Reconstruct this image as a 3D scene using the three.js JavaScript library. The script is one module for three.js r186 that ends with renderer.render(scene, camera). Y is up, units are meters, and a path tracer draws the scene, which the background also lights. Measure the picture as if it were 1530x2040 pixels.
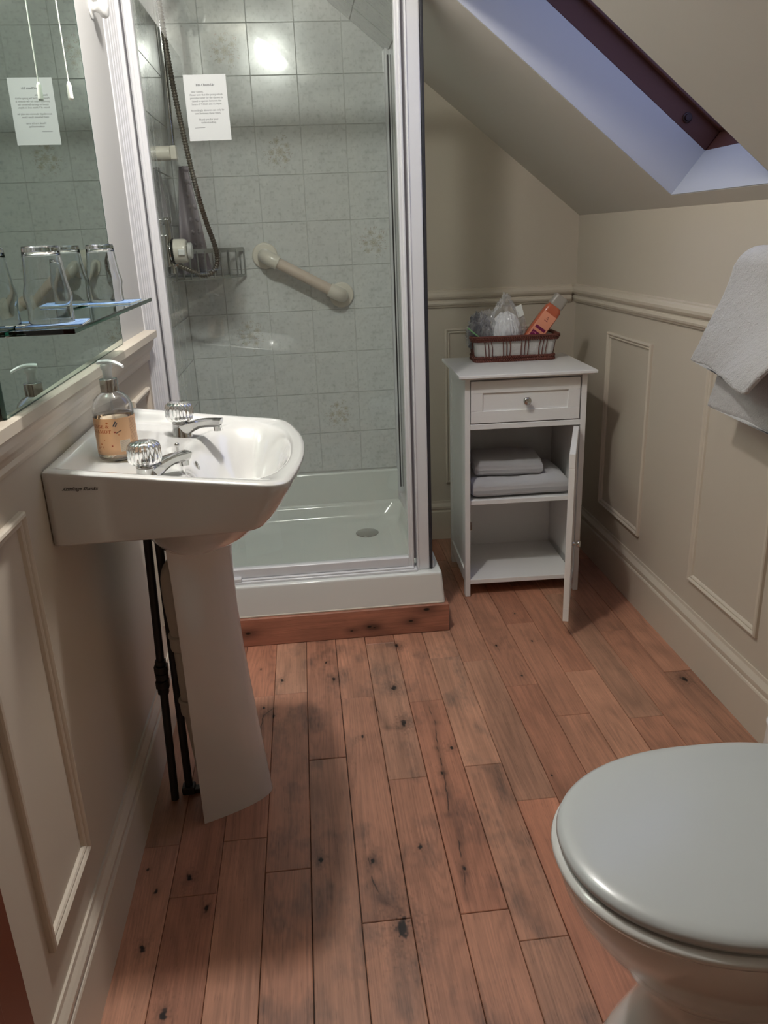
import * as THREE from 'three';
import { RoundedBoxGeometry } from 'three/addons/geometries/RoundedBoxGeometry.js';
import { mergeGeometries, mergeVertices, toCreasedNormals } from 'three/addons/utils/BufferGeometryUtils.js';

// ---------------------------------------------------------------- camera, sky, exposure
const scene = new THREE.Scene();
const camera = new THREE.PerspectiveCamera(65.9975, 1530 / 2040, 0.02, 30);
camera.position.set(0, 1.15, 0);
camera.quaternion.setFromRotationMatrix(new THREE.Matrix4().makeBasis(
  new THREE.Vector3(0.994007, -0.0368374, 0.1029232),
  new THREE.Vector3(0.0686545, 0.9430378, -0.3255245),
  new THREE.Vector3(-0.085069, 0.3306397, 0.9399152)));
const SKY = new THREE.Color().setRGB(0.52, 0.63, 1.15);
scene.background = SKY;
const renderer = new THREE.WebGLRenderer({ antialias: true });
renderer.toneMapping = THREE.LinearToneMapping;
renderer.toneMappingExposure = 1.4;
renderer.shadowMap.enabled = true;
const LAMP = { pos: [-0.05, 2.0, -1.43], power: 1.5, down: 2.3, color: new THREE.Color().setRGB(1.0, 0.968, 0.925) };

// ---------------------------------------------------------------- helpers
const V3 = (x, y, z) => new THREE.Vector3(x, y, z);
const counts = {};
function numbered(name) {
  if (/^(wall|window|door|baseboard|trim)_[a-z0-9]+$/.test(name) || name === 'floor' || name === 'ceiling') return name;
  const n = counts[name] = (counts[name] ?? -1) + 1;
  return n ? `${name}_${String(n).padStart(3, '0')}` : name;
}
function mulberry(a) { return () => { a |= 0; a = a + 0x6D2B79F5 | 0; let t = Math.imul(a ^ a >>> 15, 1 | a); t = t + Math.imul(t ^ t >>> 7, 61 | t) ^ t; return ((t ^ t >>> 14) >>> 0) / 4294967296; }; }
const rnd = mulberry(7);
function part(name, geo, mat, parent, label) {
  const m = new THREE.Mesh(Array.isArray(geo) ? merge(geo) : geo, mat);
  m.name = numbered(name); m.castShadow = m.receiveShadow = true;
  if (label) m.userData.label = label;
  parent.add(m); return m;
}
function merge(gs) {
  gs = gs.map(g => { g = g.index ? g.toNonIndexed() : g; const o = new THREE.BufferGeometry(); o.setAttribute('position', g.attributes.position); if (!g.attributes.normal) g.computeVertexNormals(); o.setAttribute('normal', g.attributes.normal); o.setAttribute('uv', g.attributes.uv ?? new THREE.BufferAttribute(new Float32Array(g.attributes.position.count * 2), 2)); return o; });
  return gs.length === 1 ? gs[0] : mergeGeometries(gs);
}
function tag(o, label, category, group) { o.userData.label = label; o.userData.category = category; if (group) o.userData.group = group; return o; }
function thing(name, label, category, pos = [0, 0, 0], turn = 0, group) {
  const g = new THREE.Group(); g.name = numbered(name); g.position.set(...pos); g.rotation.y = turn; scene.add(g);
  return tag(g, label, category, group);
}
function struct(name, geo, mat, parent = scene) {
  const m = geo ? part(name, geo, mat, parent) : (() => { const g = new THREE.Group(); g.name = numbered(name); parent.add(g); return g; })();
  if (parent === scene) m.userData.kind = 'structure';
  return m;
}
function bx(x0, x1, y0, y1, z0, z1, r = 0.002) {
  const w = x1 - x0, h = y1 - y0, d = z1 - z0; r = Math.min(r, w * .45, h * .45, d * .45);
  return new RoundedBoxGeometry(w, h, d, 2, r).translate((x0 + x1) / 2, (y0 + y1) / 2, (z0 + z1) / 2);
}
const plain = (x0, x1, y0, y1, z0, z1) => new THREE.BoxGeometry(x1 - x0, y1 - y0, z1 - z0).translate((x0 + x1) / 2, (y0 + y1) / 2, (z0 + z1) / 2);
function cyl(r0, r1, h, seg = 32) { return new THREE.CylinderGeometry(r1, r0, h, seg); }           // r0 bottom, r1 top
function rod(a, b, r, seg = 12) {
  a = V3(...a); b = V3(...b); const d = b.clone().sub(a), l = d.length();
  const g = new THREE.CylinderGeometry(r, r, l, seg);
  g.applyQuaternion(new THREE.Quaternion().setFromUnitVectors(V3(0, 1, 0), d.normalize()));
  return g.translate((a.x + b.x) / 2, (a.y + b.y) / 2, (a.z + b.z) / 2);
}
function tube(pts, r, n = 64, seg = 10, closed = false) { return new THREE.TubeGeometry(new THREE.CatmullRomCurve3(pts.map(p => V3(...p)), closed, 'centripetal'), n, r, seg, closed); }
function lathe(pts, seg = 40) { return new THREE.LatheGeometry(pts.map(p => new THREE.Vector2(p[0], p[1])), seg); }
function shapeOf(pts) { const s = new THREE.Shape(); pts.forEach((p, i) => i ? s.lineTo(p[0], p[1]) : s.moveTo(p[0], p[1])); s.closePath(); return s; }
const extrude = (pts, depth, bevel = 0, seg = 1) => new THREE.ExtrudeGeometry(shapeOf(pts), { depth, bevelEnabled: bevel > 0, bevelThickness: bevel, bevelSize: bevel, bevelOffset: -bevel, bevelSegments: seg, curveSegments: 8 });
const extrudeZ = (pts, z0, z1) => extrude(pts, z1 - z0).translate(0, 0, z0);                          // pts in (x, y)
const extrudeX = (pts, x0, x1) => extrude(pts.map(p => [p[0], p[1]]), x1 - x0).translate(0, 0, -x1).rotateY(-Math.PI / 2);   // pts in (z, y)
const extrudeY = (pts, y0, y1) => extrude(pts.map(p => [p[0], -p[1]]), y1 - y0).rotateX(-Math.PI / 2).translate(0, y0, 0); // pts in (x, z)
// skin through rings of equal point count
function loft(rings, { capStart = true, capEnd = true, closed = true, crease = 0 } = {}) {
  const n = rings[0].length, pos = [], idx = [], uv = [];
  rings.forEach((r, j) => r.forEach((p, i) => { pos.push(...p); uv.push(i / n, j / (rings.length - 1)); }));
  const m = closed ? n : n - 1;
  for (let j = 0; j < rings.length - 1; j++) for (let i = 0; i < m; i++) {
    const a = j * n + i, b = j * n + (i + 1) % n, c = a + n, d = b + n; idx.push(a, b, c, b, d, c);
  }
  const cap = (j, flip) => {
    const r = rings[j], c = [0, 1, 2].map(k => r.reduce((s, p) => s + p[k], 0) / n), k0 = pos.length / 3;
    pos.push(...c); uv.push(.5, .5);
    r.forEach((p) => { pos.push(...p); uv.push(.5, .5); });
    for (let i = 0; i < n; i++) { const a = k0 + 1 + i, b = k0 + 1 + (i + 1) % n; flip ? idx.push(k0, a, b) : idx.push(k0, b, a); }
  };
  if (capStart) cap(0, true); if (capEnd) cap(rings.length - 1, false);
  let g = new THREE.BufferGeometry();
  g.setAttribute('position', new THREE.Float32BufferAttribute(pos, 3)); g.setAttribute('uv', new THREE.Float32BufferAttribute(uv, 2)); g.setIndex(idx);
  g.computeVertexNormals();
  return crease ? toCreasedNormals(g, crease) : g;
}
function rrect(cx, cz, w, d, r, n, y) {             // rounded rectangle outline, 4n points
  const out = []; r = Math.min(r, w / 2, d / 2);
  for (let q = 0; q < 4; q++) for (let i = 0; i < n; i++) {
    const a = (q + i / (n - 1)) * Math.PI / 2, sx = q === 0 || q === 3 ? 1 : -1, sz = q < 2 ? 1 : -1;
    out.push([cx + sx * (w / 2 - r) + r * Math.cos(a), y, cz + sz * (d / 2 - r) + r * Math.sin(a)]);
  }
  return out;
}
// mitred picture-frame moulding in the XY plane, facing +z
function frameMoulding(w, h, prof) {
  const pos = [];
  const c = (k, [u, d]) => [[-1, -1], [1, -1], [1, 1], [-1, 1]][k % 4].map((s, i) => s * ((i ? h : w) / 2 - u)).concat(d);
  for (let k = 0; k < 4; k++) for (let j = 0; j < prof.length - 1; j++) {
    const a = c(k, prof[j]), b = c(k + 1, prof[j]), d = c(k, prof[j + 1]), e = c(k + 1, prof[j + 1]);
    pos.push(...a, ...b, ...e, ...a, ...e, ...d);
  }
  const g = new THREE.BufferGeometry(); g.setAttribute('position', new THREE.Float32BufferAttribute(pos, 3)); g.computeVertexNormals(); return g;
}
function ico(r, detail, f) {
  let g = mergeVertices((() => { const q = new THREE.IcosahedronGeometry(1, detail); q.deleteAttribute('uv'); q.deleteAttribute('normal'); return q; })());
  const p = g.attributes.position, v = V3();
  for (let i = 0; i < p.count; i++) { v.fromBufferAttribute(p, i).normalize(); const q = f(v.x, v.y, v.z); p.setXYZ(i, ...q); }
  g.computeVertexNormals(); g.setAttribute('uv', new THREE.BufferAttribute(new Float32Array(p.count * 2), 2)); return g;
}
function hash(x, y, s) { let h = Math.imul(x | 0, 374761393) ^ Math.imul(y | 0, 668265263) ^ Math.imul(s | 0, 1442695041); h = Math.imul(h ^ h >>> 13, 1274126177); return ((h ^ h >>> 16) >>> 0) / 4294967296; }
function vnoise(x, y, s) {
  const xi = Math.floor(x), yi = Math.floor(y); let fx = x - xi, fy = y - yi; fx = fx * fx * (3 - 2 * fx); fy = fy * fy * (3 - 2 * fy);
  const a = hash(xi, yi, s), b = hash(xi + 1, yi, s), c = hash(xi, yi + 1, s), d = hash(xi + 1, yi + 1, s);
  return a + (b - a) * fx + (c - a) * fy + (a - b - c + d) * fx * fy;
}
const fbm = (x, y, s) => .5 * vnoise(x, y, s) + .25 * vnoise(x * 2.03, y * 2.03, s + 1) + .15 * vnoise(x * 4.1, y * 4.1, s + 2) + .1 * vnoise(x * 8.3, y * 8.3, s + 3);
const noise3 = (x, y, z, s) => (vnoise(x + 7.3 * z, y - 3.1 * z, s) + vnoise(y + 5.7 * x, z + 2.3 * x, s + 9) + vnoise(z * 1.1 - y, x + z, s + 17)) / 3;
const sstep = (a, b, x) => { const t = Math.min(1, Math.max(0, (x - a) / (b - a))); return t * t * (3 - 2 * t); };
const lerp = (a, b, t) => a + (b - a) * t;
function dataTex(w, h, f, srgb = true) {
  const d = new Uint8Array(w * h * 4);
  for (let j = 0; j < h; j++) for (let i = 0; i < w; i++) { const c = f(i, j), k = (j * w + i) * 4; d[k] = c[0]; d[k + 1] = c[1]; d[k + 2] = c[2]; d[k + 3] = 255; }
  const t = new THREE.DataTexture(d, w, h); t.wrapS = t.wrapT = THREE.RepeatWrapping; t.magFilter = THREE.LinearFilter; t.minFilter = THREE.LinearMipmapLinearFilter; t.generateMipmaps = true;
  if (srgb) t.colorSpace = THREE.SRGBColorSpace; t.needsUpdate = true; return t;
}
function canvasTex(w, h, draw) {
  const c = document.createElement('canvas'); c.width = w; c.height = h; draw(c.getContext('2d'), w, h);
  const t = new THREE.CanvasTexture(c); t.colorSpace = THREE.SRGBColorSpace; t.wrapS = t.wrapT = THREE.RepeatWrapping; return t;
}
const std = (o) => new THREE.MeshStandardMaterial(o);
const phys = (o) => new THREE.MeshPhysicalMaterial(o);
const rgb = (r, g, b) => new THREE.Color().setRGB(r, g, b);

// ---------------------------------------------------------------- materials
const paintBump = dataTex(128, 128, (i, j) => { const v = 255 * (.6 * hash(i, j, 5) + .4 * vnoise(i / 5, j / 5, 6)); return [v, v, v]; }, false);
const terry = dataTex(256, 256, (i, j) => { const v = 255 * (.55 * hash(i >> 1, j >> 1, 31) + .45 * vnoise(i / 6, j / 6, 32)); return [v, v, v]; }, false); terry.repeat.set(9, 9);
const M = {
  cream: std({ color: rgb(.56, .495, .41), roughness: .55, bumpMap: paintBump, bumpScale: .0001 }),
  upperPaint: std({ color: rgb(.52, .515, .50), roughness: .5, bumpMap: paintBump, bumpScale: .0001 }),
  creamTrim: std({ color: rgb(.62, .55, .455), roughness: .38 }),
  slope: std({ color: rgb(.64, .60, .54), roughness: .7 }),
  white: std({ color: rgb(.76, .76, .74), roughness: .35 }),
  upvc: phys({ color: rgb(.66, .66, .675), roughness: .28, clearcoat: .3, clearcoatRoughness: .1 }),
  greyseal: std({ color: rgb(.36, .35, .38), roughness: .5 }),
  blackseal: std({ color: rgb(.02, .02, .025), roughness: .5 }),
  ceramic: phys({ color: rgb(.66, .65, .63), roughness: .14, clearcoat: 1, clearcoatRoughness: .04 }),
  toilet: phys({ color: rgb(.70, .71, .69), roughness: .16, clearcoat: 1, clearcoatRoughness: .05 }),
  lid: phys({ color: rgb(.53, .56, .56), roughness: .34, clearcoat: .5, clearcoatRoughness: .2 }),
  acrylic: phys({ color: rgb(.72, .74, .71), roughness: .18, clearcoat: .8, clearcoatRoughness: .08 }),
  glass: phys({ color: rgb(.965, .985, .972), transmission: 1, thickness: 0, roughness: 0, ior: 1.5 }),
  shelfGlass: phys({ color: rgb(1, 1, 1), transmission: 1, thickness: .1, roughness: 0, ior: 1.5, attenuationColor: rgb(.16, .56, .45), attenuationDistance: .07 }),
  clearGlass: phys({ color: rgb(.97, .985, 1), transmission: 1, thickness: .05, roughness: 0, ior: 1.48 }),
  crystal: phys({ color: rgb(.97, .97, .97), transmission: 1, thickness: .05, roughness: .02, ior: 1.5 }),
  film: phys({ color: rgb(.97, .97, .97), transmission: .86, thickness: 0, roughness: .1, ior: 1.5, clearcoat: 1, clearcoatRoughness: .08 }),
  chrome: std({ color: rgb(.55, .55, .54), metalness: 1, roughness: .1 }),
  steel: std({ color: rgb(.17, .15, .125), metalness: .75, roughness: .38 }),
  wire: std({ color: rgb(.45, .47, .46), metalness: .7, roughness: .35 }),
  mirror: std({ color: rgb(.52, .61, .57), metalness: 1, roughness: .015 }),
  mirrorEdge: std({ color: rgb(.02, .07, .055), roughness: .25 }),
  plastic: phys({ color: rgb(.68, .64, .565), roughness: .3, clearcoat: .4, clearcoatRoughness: .15 }),
  grab: phys({ color: rgb(.70, .655, .575), roughness: .32, clearcoat: .4, clearcoatRoughness: .15 }),
  pipe: std({ color: rgb(.028, .026, .024), roughness: .5 }),
  waste: std({ color: rgb(.58, .53, .46), roughness: .45 }),
  brown: std({ color: rgb(.16, .045, .022), roughness: .4 }),
  grout: std({ color: rgb(.57, .575, .555), roughness: .8 }),
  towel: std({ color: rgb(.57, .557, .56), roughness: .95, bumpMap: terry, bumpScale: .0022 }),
  cabinet: phys({ color: rgb(.82, .81, .79), roughness: .4, clearcoat: .2, clearcoatRoughness: .3 }),
  wicker: std({ color: rgb(.13, .035, .022), roughness: .55 }),
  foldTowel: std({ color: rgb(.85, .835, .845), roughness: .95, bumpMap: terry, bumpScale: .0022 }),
  linen: std({ color: rgb(.72, .70, .66), roughness: .9, bumpMap: terry, bumpScale: .0008 }),
  dark: std({ color: rgb(.05, .04, .035), roughness: .8 }),
  cord: std({ color: rgb(.72, .70, .64), roughness: .7 }),
};
// glazed wall tile: grey-green marbling, and a decor tile with printed flowers
function tilePaint(g, w, seed, base) {
  const im = g.createImageData(w, w);
  for (let j = 0; j < w; j++) for (let i = 0; i < w; i++) {
    const n = fbm(i / 38, j / 38, seed) - .5, b = Math.pow(vnoise(i / 15, j / 15, seed + 40), 6) * 20 + Math.max(0, fbm(i / 12, j / 12, seed + 60) - .6) * 70, k = (j * w + i) * 4;
    im.data[k] = base[0] + n * 16 - b; im.data[k + 1] = base[1] + n * 15 - b * .95; im.data[k + 2] = base[2] + n * 14 - b; im.data[k + 3] = 255;
  }
  g.putImageData(im, 0, 0);
}
const TB = [211, 213, 212];
function flowers(g, w, seed) {
  const r = mulberry(seed); g.save(); g.translate(w * .5, w * .5); g.lineCap = 'round';
  for (let k = 0; k < 60; k++) {                     // sprigs: short stems with small leaves in thin grey-brown washes
    const a = r() * 6.283, d = w * (.10 + .25 * r()), x = Math.cos(a) * d * .85, y = Math.sin(a) * d;
    g.save(); g.translate(x, y); g.rotate(a + (r() - .5) * 2.4); g.strokeStyle = `rgba(${150 + 20 * r()},${146 + 14 * r()},${130 + 14 * r()},.55)`; g.lineWidth = 1.2; g.beginPath(); g.moveTo(0, 0); g.quadraticCurveTo(w * .03, w * .01 * (r() - .5), w * .055, w * .02 * (r() - .5)); g.stroke();
    g.fillStyle = `rgba(${158 + 22 * r()},${152 + 16 * r()},${136 + 16 * r()},.42)`; g.beginPath(); g.ellipse(w * .04, 0, w * (.014 + .016 * r()), w * .009, r(), 0, 7); g.fill(); g.restore();
  }
  for (const [fx, fy, fr] of [[.01, .02, .095], [-.17, .03, .06], [.17, -.10, .055], [-.05, -.2, .06], [-.12, .2, .055], [.13, .2, .06]]) {
    for (let p = 0; p < 7; p++) { const a = p * .8976 + fx * 9; g.fillStyle = 'rgba(178,168,148,.34)'; g.strokeStyle = 'rgba(140,130,110,.34)'; g.lineWidth = 1; g.beginPath(); g.ellipse(w * (fx + Math.cos(a) * fr * .62), w * (fy + Math.sin(a) * fr * .62), w * fr * .46, w * fr * .26, a, 0, 7); g.fill(); g.stroke(); }
    g.fillStyle = 'rgba(205,200,184,.8)'; g.strokeStyle = 'rgba(135,124,100,.7)'; g.lineWidth = 1.4; g.beginPath(); g.arc(w * fx, w * fy, w * fr * .2, 0, 7); g.fill(); g.stroke();
  }
  g.restore();
}
const tileBump = dataTex(128, 128, (i, j) => { const v = 255 * vnoise(i / 32, j / 32, 77); return [v, v, v]; }, false);
function tileMat(seed, decor) {
  const t = canvasTex(256, 256, (g, w) => { tilePaint(g, w, seed, TB); if (decor) flowers(g, w, seed); });
  for (const q of [t]) { q.repeat.set(1 / .151, 1 / .151); q.offset.set(.5, .5); }
  const b = tileBump.clone(); b.repeat.set(1 / .151, 1 / .151); b.offset.set(.5, .5); b.needsUpdate = true;
  return phys({ map: t, roughness: .2, clearcoat: 1, clearcoatRoughness: .03, bumpMap: b, bumpScale: .00022 });
}
const tileMats = [tileMat(11), tileMat(23), tileMat(37)], decorMats = [tileMat(51, true), tileMat(67, true)];

// ---------------------------------------------------------------- room shell
const XL = -.406, XR = 1.003, ZB = -2.912, ZF = .62;
const SL = 1.2744, slopePos = (u, w = 0, z = 0) => [1.01 - u * .785 + w * .62, 1.187 + u * .62 + w * .785, z];
const slopeMatrix = new THREE.Matrix4().makeBasis(V3(-.785, .62, 0).normalize(), V3(0, 0, 1), V3(.62, .785, 0).normalize()).setPosition(1.01, 1.187, 0);
// floor ------------------------------------------------
const FX0 = -.415, FX1 = 1.005, FZ0 = -2.93, FZ1 = -.50, FW = 1216, FH = 2048;
const seam = k => -.3225 + .0882 * k;
const joints = { '-1': [-1.327], 0: [-1.189], 1: [-1.323], 2: [-1.858, -1.227], 3: [-1.562], 4: [-1.809, -1.082], 5: [-1.463], 6: [-1.078], 7: [-1.978, -1.485, -1.008], 8: [-1.945, -1.354], 9: [-1.797], 10: [-1.645], 11: [-1.845], 12: [-2.33, -1.607], 13: [-2.05], 14: [-1.80] };
const planks = [];
for (let k = -1; k <= 14; k++) {
  const js = [...joints[k]]; let z = js[0]; const far = []; let r = mulberry(900 + k);
  z -= .5 + .35 * r(); while (z > ZB) { far.push(z); z -= .5 + .35 * r(); }
  z = js[js.length - 1] + .5 + .3 * r(); const near = []; while (z < ZF) { near.push(z); z += .55 + .3 * r(); }
  const all = [ZB, ...far.reverse(), ...js, ...near, ZF];
  for (let i = 0; i < all.length - 1; i++) planks.push({ k, x0: k < 0 ? XL : seam(k), x1: k === 14 ? XR : seam(k + 1), z0: all[i], z1: all[i + 1], tone: r(), hue: r(), seed: Math.floor(r() * 9999), fig: r() });
}
const knots = [[.175, -1.840, 1], [.074, -1.633, .5], [-.188, -1.998, .4], [.016, -1.910, .7], [.209, -2.066, .9], [.160, -1.251, .6], [.100, -1.062, 2.2], [-.352, -1.081, .7], [-.375, -1.267, .4], [-.350, -1.207, .4], [-.038, -1.245, .7], [-.250, -1.154, .7], [-.291, -1.235, .8], [-.296, -.949, .9], [.605, -2.212, .4], [.499, -2.022, .4], [.529, -1.846, .5], [.949, -1.759, 1.2], [-.145, -1.760, .6], [-.172, -1.799, .5], [-.127, -1.929, .6], [.280, -1.556, .8], [.181, -1.675, 1.2], [.482, -1.424, .3], [.062, -1.227, .7], [-.002, -2.004, .4], [.609, -2.028, .4], [.241, -1.469, .5], [.235, -1.183, .5]];
const cracks = [[[.252, -1.762], [.257, -1.663], [.247, -1.561], [.245, -1.468], [.234, -1.337]], [[.056, -1.235], [.059, -1.170], [.074, -1.126], [.099, -1.100]], [[.232, -1.330], [.238, -1.249], [.232, -1.170], [.225, -1.111]], [[-.146, -1.795], [-.171, -1.764], [-.175, -1.710], [-.176, -1.668]], [[.115, -1.776], [.136, -1.661], [.172, -1.655]]];
const segs = cracks.flatMap(c => c.slice(1).map((b, i) => [c[i], b]));
const woodAt = (p, x, z) => {                         // colour of the wood of plank p at (x, z); x, z in metres
  const s = p.seed, wx = x + .006 * (vnoise(z * 5, s, 3) - .5) + .004 * vnoise(z * 14, x * 30, s);
  const fig = vnoise(x * 26 + s, z * 2.2, s + 5) * 9 + z * (p.fig - .5) * 4;          // slow figure: bands of growth rings
  const ring = Math.pow(.5 + .5 * Math.sin(fig * 6.283 * (p.fig > .55 ? 1.1 : .45)), 2);
  const fine = vnoise(wx * 900, z * 14, s + 1) * .6 + vnoise(wx * 340, z * 7, s + 2) * .4, mid = fbm(x * 30, z * 4, s + 3), blot = fbm(x * 14, z * 9, s + 8);
  let v = 1 + (p.tone - .5) * .13 + (fine - .5) * .17 + (mid - .5) * .2 + (blot - .5) * .2 - ring * .07;
  v -= Math.max(0, vnoise(wx * 1300, z * 30, s + 4) - .8) * .7;                       // open pores
  let r = 182 * v, g = (131 + (p.hue - .5) * 12) * v, b = (106 + (p.hue - .5) * 13) * v;
  if (p.k >= 2 && p.k <= 7) { const dirt = Math.max(0, fbm(x * 22, z * 13, 400) - .52) * 1.5 * (.6 + .8 * vnoise(x * 500, z * 60, 401)); r -= dirt * 80; g -= dirt * 50; b -= dirt * 34; }
  return [r, g, b];
};
const byColumn = {}; for (const p of planks) (byColumn[p.k] ??= []).push(p);
const floorMap = dataTex(FW, FH, (i, j) => {
  const x = FX0 + (i + .5) / FW * (FX1 - FX0), z = FZ0 + (j + .5) / FH * (FZ1 - FZ0);
  const k = Math.max(-1, Math.min(14, Math.floor((x + .3225) / .0882))), p = byColumn[k].find(q => z < q.z1) ?? byColumn[k].at(-1);
  let dx = 0, dark = 0, halo = 0;
  for (const [kx, kz, ks] of knots) {
    const ax = (x - kx) / (.0048 * ks + .001), az = (z - kz) / (.0085 * ks + .0018); if (Math.abs(ax) > 12 || Math.abs(az) > 12) continue;
    const d = Math.sqrt(ax * ax + az * az) * (1 + .9 * (vnoise(x * 260, z * 200, 55) - .5)); dark = Math.max(dark, 1 - sstep(.45, 1.15, d)); halo += .24 * Math.exp(-d * d * .16) * Math.min(1, ks); dx += .004 * Math.sign(ax) * Math.exp(-d * .45);
  }
  for (const [a, b] of segs) {
    const ux = b[0] - a[0], uz = b[1] - a[1], t = Math.min(1, Math.max(0, ((x - a[0]) * ux + (z - a[1]) * uz) / (ux * ux + uz * uz)));
    const d = Math.hypot(x - a[0] - t * ux + .003 * (vnoise(z * 60, 1, 91) - .5), z - a[1] - t * uz); dark = Math.max(dark, .75 * (1 - sstep(.0003, .0016, d)) * sstep(.25, .7, vnoise(z * 45, x * 50, 93))); halo += .13 * Math.exp(-d * d / .00009);
  }
  let [r, g, b] = woodAt(p, x + dx, z); const q = 1 - Math.min(.4, halo), e = 1 - dark * .76;
  return [Math.max(0, Math.min(255, r * q * e)), Math.max(0, Math.min(255, g * q * e)), Math.max(0, Math.min(255, b * q * e))];
});
const woodMat = std({ map: floorMap, roughness: .42 });
const floor = struct('floor');
part('subfloor', plain(XL - .1, XR + .1, -.12, -.013, ZB - .1, ZF + .1), M.dark, floor);
for (const p of planks) {
  const g = .0009 + .0007 * (p.seed % 5 === 0), w = p.x1 - p.x0 - g, d = p.z1 - p.z0 - g, h = .012;
  const geo = extrude([[-w / 2, -d / 2], [w / 2, -d / 2], [w / 2, d / 2], [-w / 2, d / 2]], h - .0012, .0012).rotateX(-Math.PI / 2);
  geo.computeBoundingBox(); geo.translate((p.x0 + p.x1) / 2, -geo.boundingBox.max.y - .0004 * (p.seed % 3), (p.z0 + p.z1) / 2);
  const P = geo.attributes.position, uv = geo.attributes.uv; for (let i = 0; i < P.count; i++) uv.setXY(i, (P.getX(i) - FX0) / (FX1 - FX0), (P.getZ(i) - FZ0) / (FZ1 - FZ0));
  part('plank', geo, woodMat, floor);
}
// walls, each with thickness -----------------------------
const wallLeft = struct('wall_left'); part('plaster', plain(XL - .1, XL, -.02, 2.3, ZB - .1, ZF + .1), M.cream, wallLeft);
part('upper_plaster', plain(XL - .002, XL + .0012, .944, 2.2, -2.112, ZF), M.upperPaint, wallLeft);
const wallRight = struct('wall_right'); part('plaster', plain(XR, XR + .1, -.02, 1.20, ZB - .1, ZF + .1), M.cream, wallRight);
const wallBack = struct('wall_back'); part('plaster', plain(XL, XR, -.02, 2.3, ZB - .1, ZB), M.cream, wallBack);
struct('wall_front', plain(XL, XR, -.02, 2.3, ZF, ZF + .1), M.cream);
// sloping ceiling with the skylight opening, and the flat strip at its top
const UC = 1.50, SU0 = .0535, SU1 = .0535 + .80, SZ0 = -2.105, SZ1 = -1.615, SW = .13;
{
  const s = shapeOf([[-.12, ZB - .1], [UC, ZB - .1], [UC, ZF + .1], [-.12, ZF + .1]]);
  const h = new THREE.Path(); h.moveTo(SU0, SZ0); h.lineTo(SU0, SZ1); h.lineTo(SU1, SZ1); h.lineTo(SU1, SZ0); h.closePath(); s.holes.push(h);
  const ceil = struct('ceiling');
  part('sloping_panel', new THREE.ExtrudeGeometry(s, { depth: SW, bevelEnabled: false }).applyMatrix4(slopeMatrix), M.slope, ceil);
  const board = (u0, u1, v0, v1) => plain(u0, u1, v0, v1, .0005, SW).applyMatrix4(slopeMatrix), shadeTone = std({ color: rgb(.44, .445, .46), roughness: .6 });  // added reveal lining, toned darker and bluer to stand in for shade
  part('shade_toned_reveal', board(SU0, SU1, SZ0, SZ0 + .003), shadeTone, ceil); part('shade_toned_reveal', board(SU0, SU1, SZ1 - .003, SZ1), shadeTone, ceil);
  part('shade_toned_reveal', board(SU0, SU0 + .003, SZ0 + .003, SZ1 - .003), shadeTone, ceil); part('shade_toned_reveal', board(SU1 - .003, SU1, SZ0 + .003, SZ1 - .003), shadeTone, ceil);
  const [cx, cy] = slopePos(UC); part('flat_panel', plain(XL - .1, cx + .06, cy - .002, cy + .14, ZB - .1, ZF + .1), M.slope, ceil);
}
// skylight: dark stained sash, pane and lock
{
  const win = struct('window_1'); const T = .07, W0 = SW, W1 = SW + .125;
  const rail = (u0, u1, v0, v1, w0, w1) => bx(u0, u1, v0, v1, w0, w1, .003).applyMatrix4(slopeMatrix);
  const wood = std({ color: rgb(.080, .024, .015), roughness: .62 });
  part('sash_rail', rail(SU0 - T, SU0, SZ0 - T, SZ1 + T, W0, W1), wood, win);
  part('sash_rail', rail(SU1, SU1 + T, SZ0 - T, SZ1 + T, W0, W1), wood, win);
  part('sash_stile', rail(SU0, SU1, SZ0 - T, SZ0, W0, W1), wood, win);
  part('sash_stile', rail(SU0, SU1, SZ1, SZ1 + T, W0, W1), wood, win);
  part('glazing_bead', [rail(SU0, SU1, SZ0, SZ0 + .014, W0 + .055, W1 - .02), rail(SU0, SU1, SZ1 - .014, SZ1, W0 + .055, W1 - .02), rail(SU0, SU0 + .014, SZ0, SZ1, W0 + .055, W1 - .02)], wood, win);
  part('pane', rail(SU0, SU1, SZ0, SZ1, W0 + .075, W0 + .081), phys({ color: rgb(.95, .96, .97), transmission: 1, thickness: 0, roughness: 0 }), win);
  const ring = new THREE.TorusGeometry(.0095, .003, 10, 28); const c = new THREE.CylinderGeometry(.0075, .0075, .012, 20).rotateX(Math.PI / 2);
  part('lock_socket', [ring, c].map(g => g.translate(.993, 1.401, SZ0 + .002)), std({ color: rgb(.03, .012, .01), metalness: .3, roughness: .35 }), win);
}
// mouldings ----------------------------------------------
const baseProf = s => [[0, 0], [.014, 0], [.014, .112], [.0125, .116], [.0095, .118], [.0095, .123], [.0125, .126], [.0125, .134], [.009, .141], [.005, .148], [.004, .156], [0, .156]].map(([d, y]) => [s * d, y]);
const dadoProf = s => [[0, .895], [.006, .896], [.008, .900], [.0125, .904], [.0145, .910], [.0125, .917], [.010, .919], [.010, .923], [.016, .926], [.0205, .933], [.0215, .941], [.018, .949], [.011, .953], [.011, .957], [0, .959]].map(([d, y]) => [s * d, y]);
struct('baseboard_left', extrudeZ(baseProf(1).map(([x, y]) => [XL + x, y]), -2.10, -.782), M.creamTrim);
struct('baseboard_right', extrudeZ(baseProf(-1).map(([x, y]) => [XR + x, y]), ZB, ZF), M.creamTrim);
struct('baseboard_back', extrudeX(baseProf(1).map(([z, y]) => [ZB + z, y]), .385, XR - .014), M.creamTrim);
struct('trim_1', extrudeZ(dadoProf(-1).map(([x, y]) => [XR + x, y]), ZB, ZF), M.creamTrim);               // dado rail right
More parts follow.
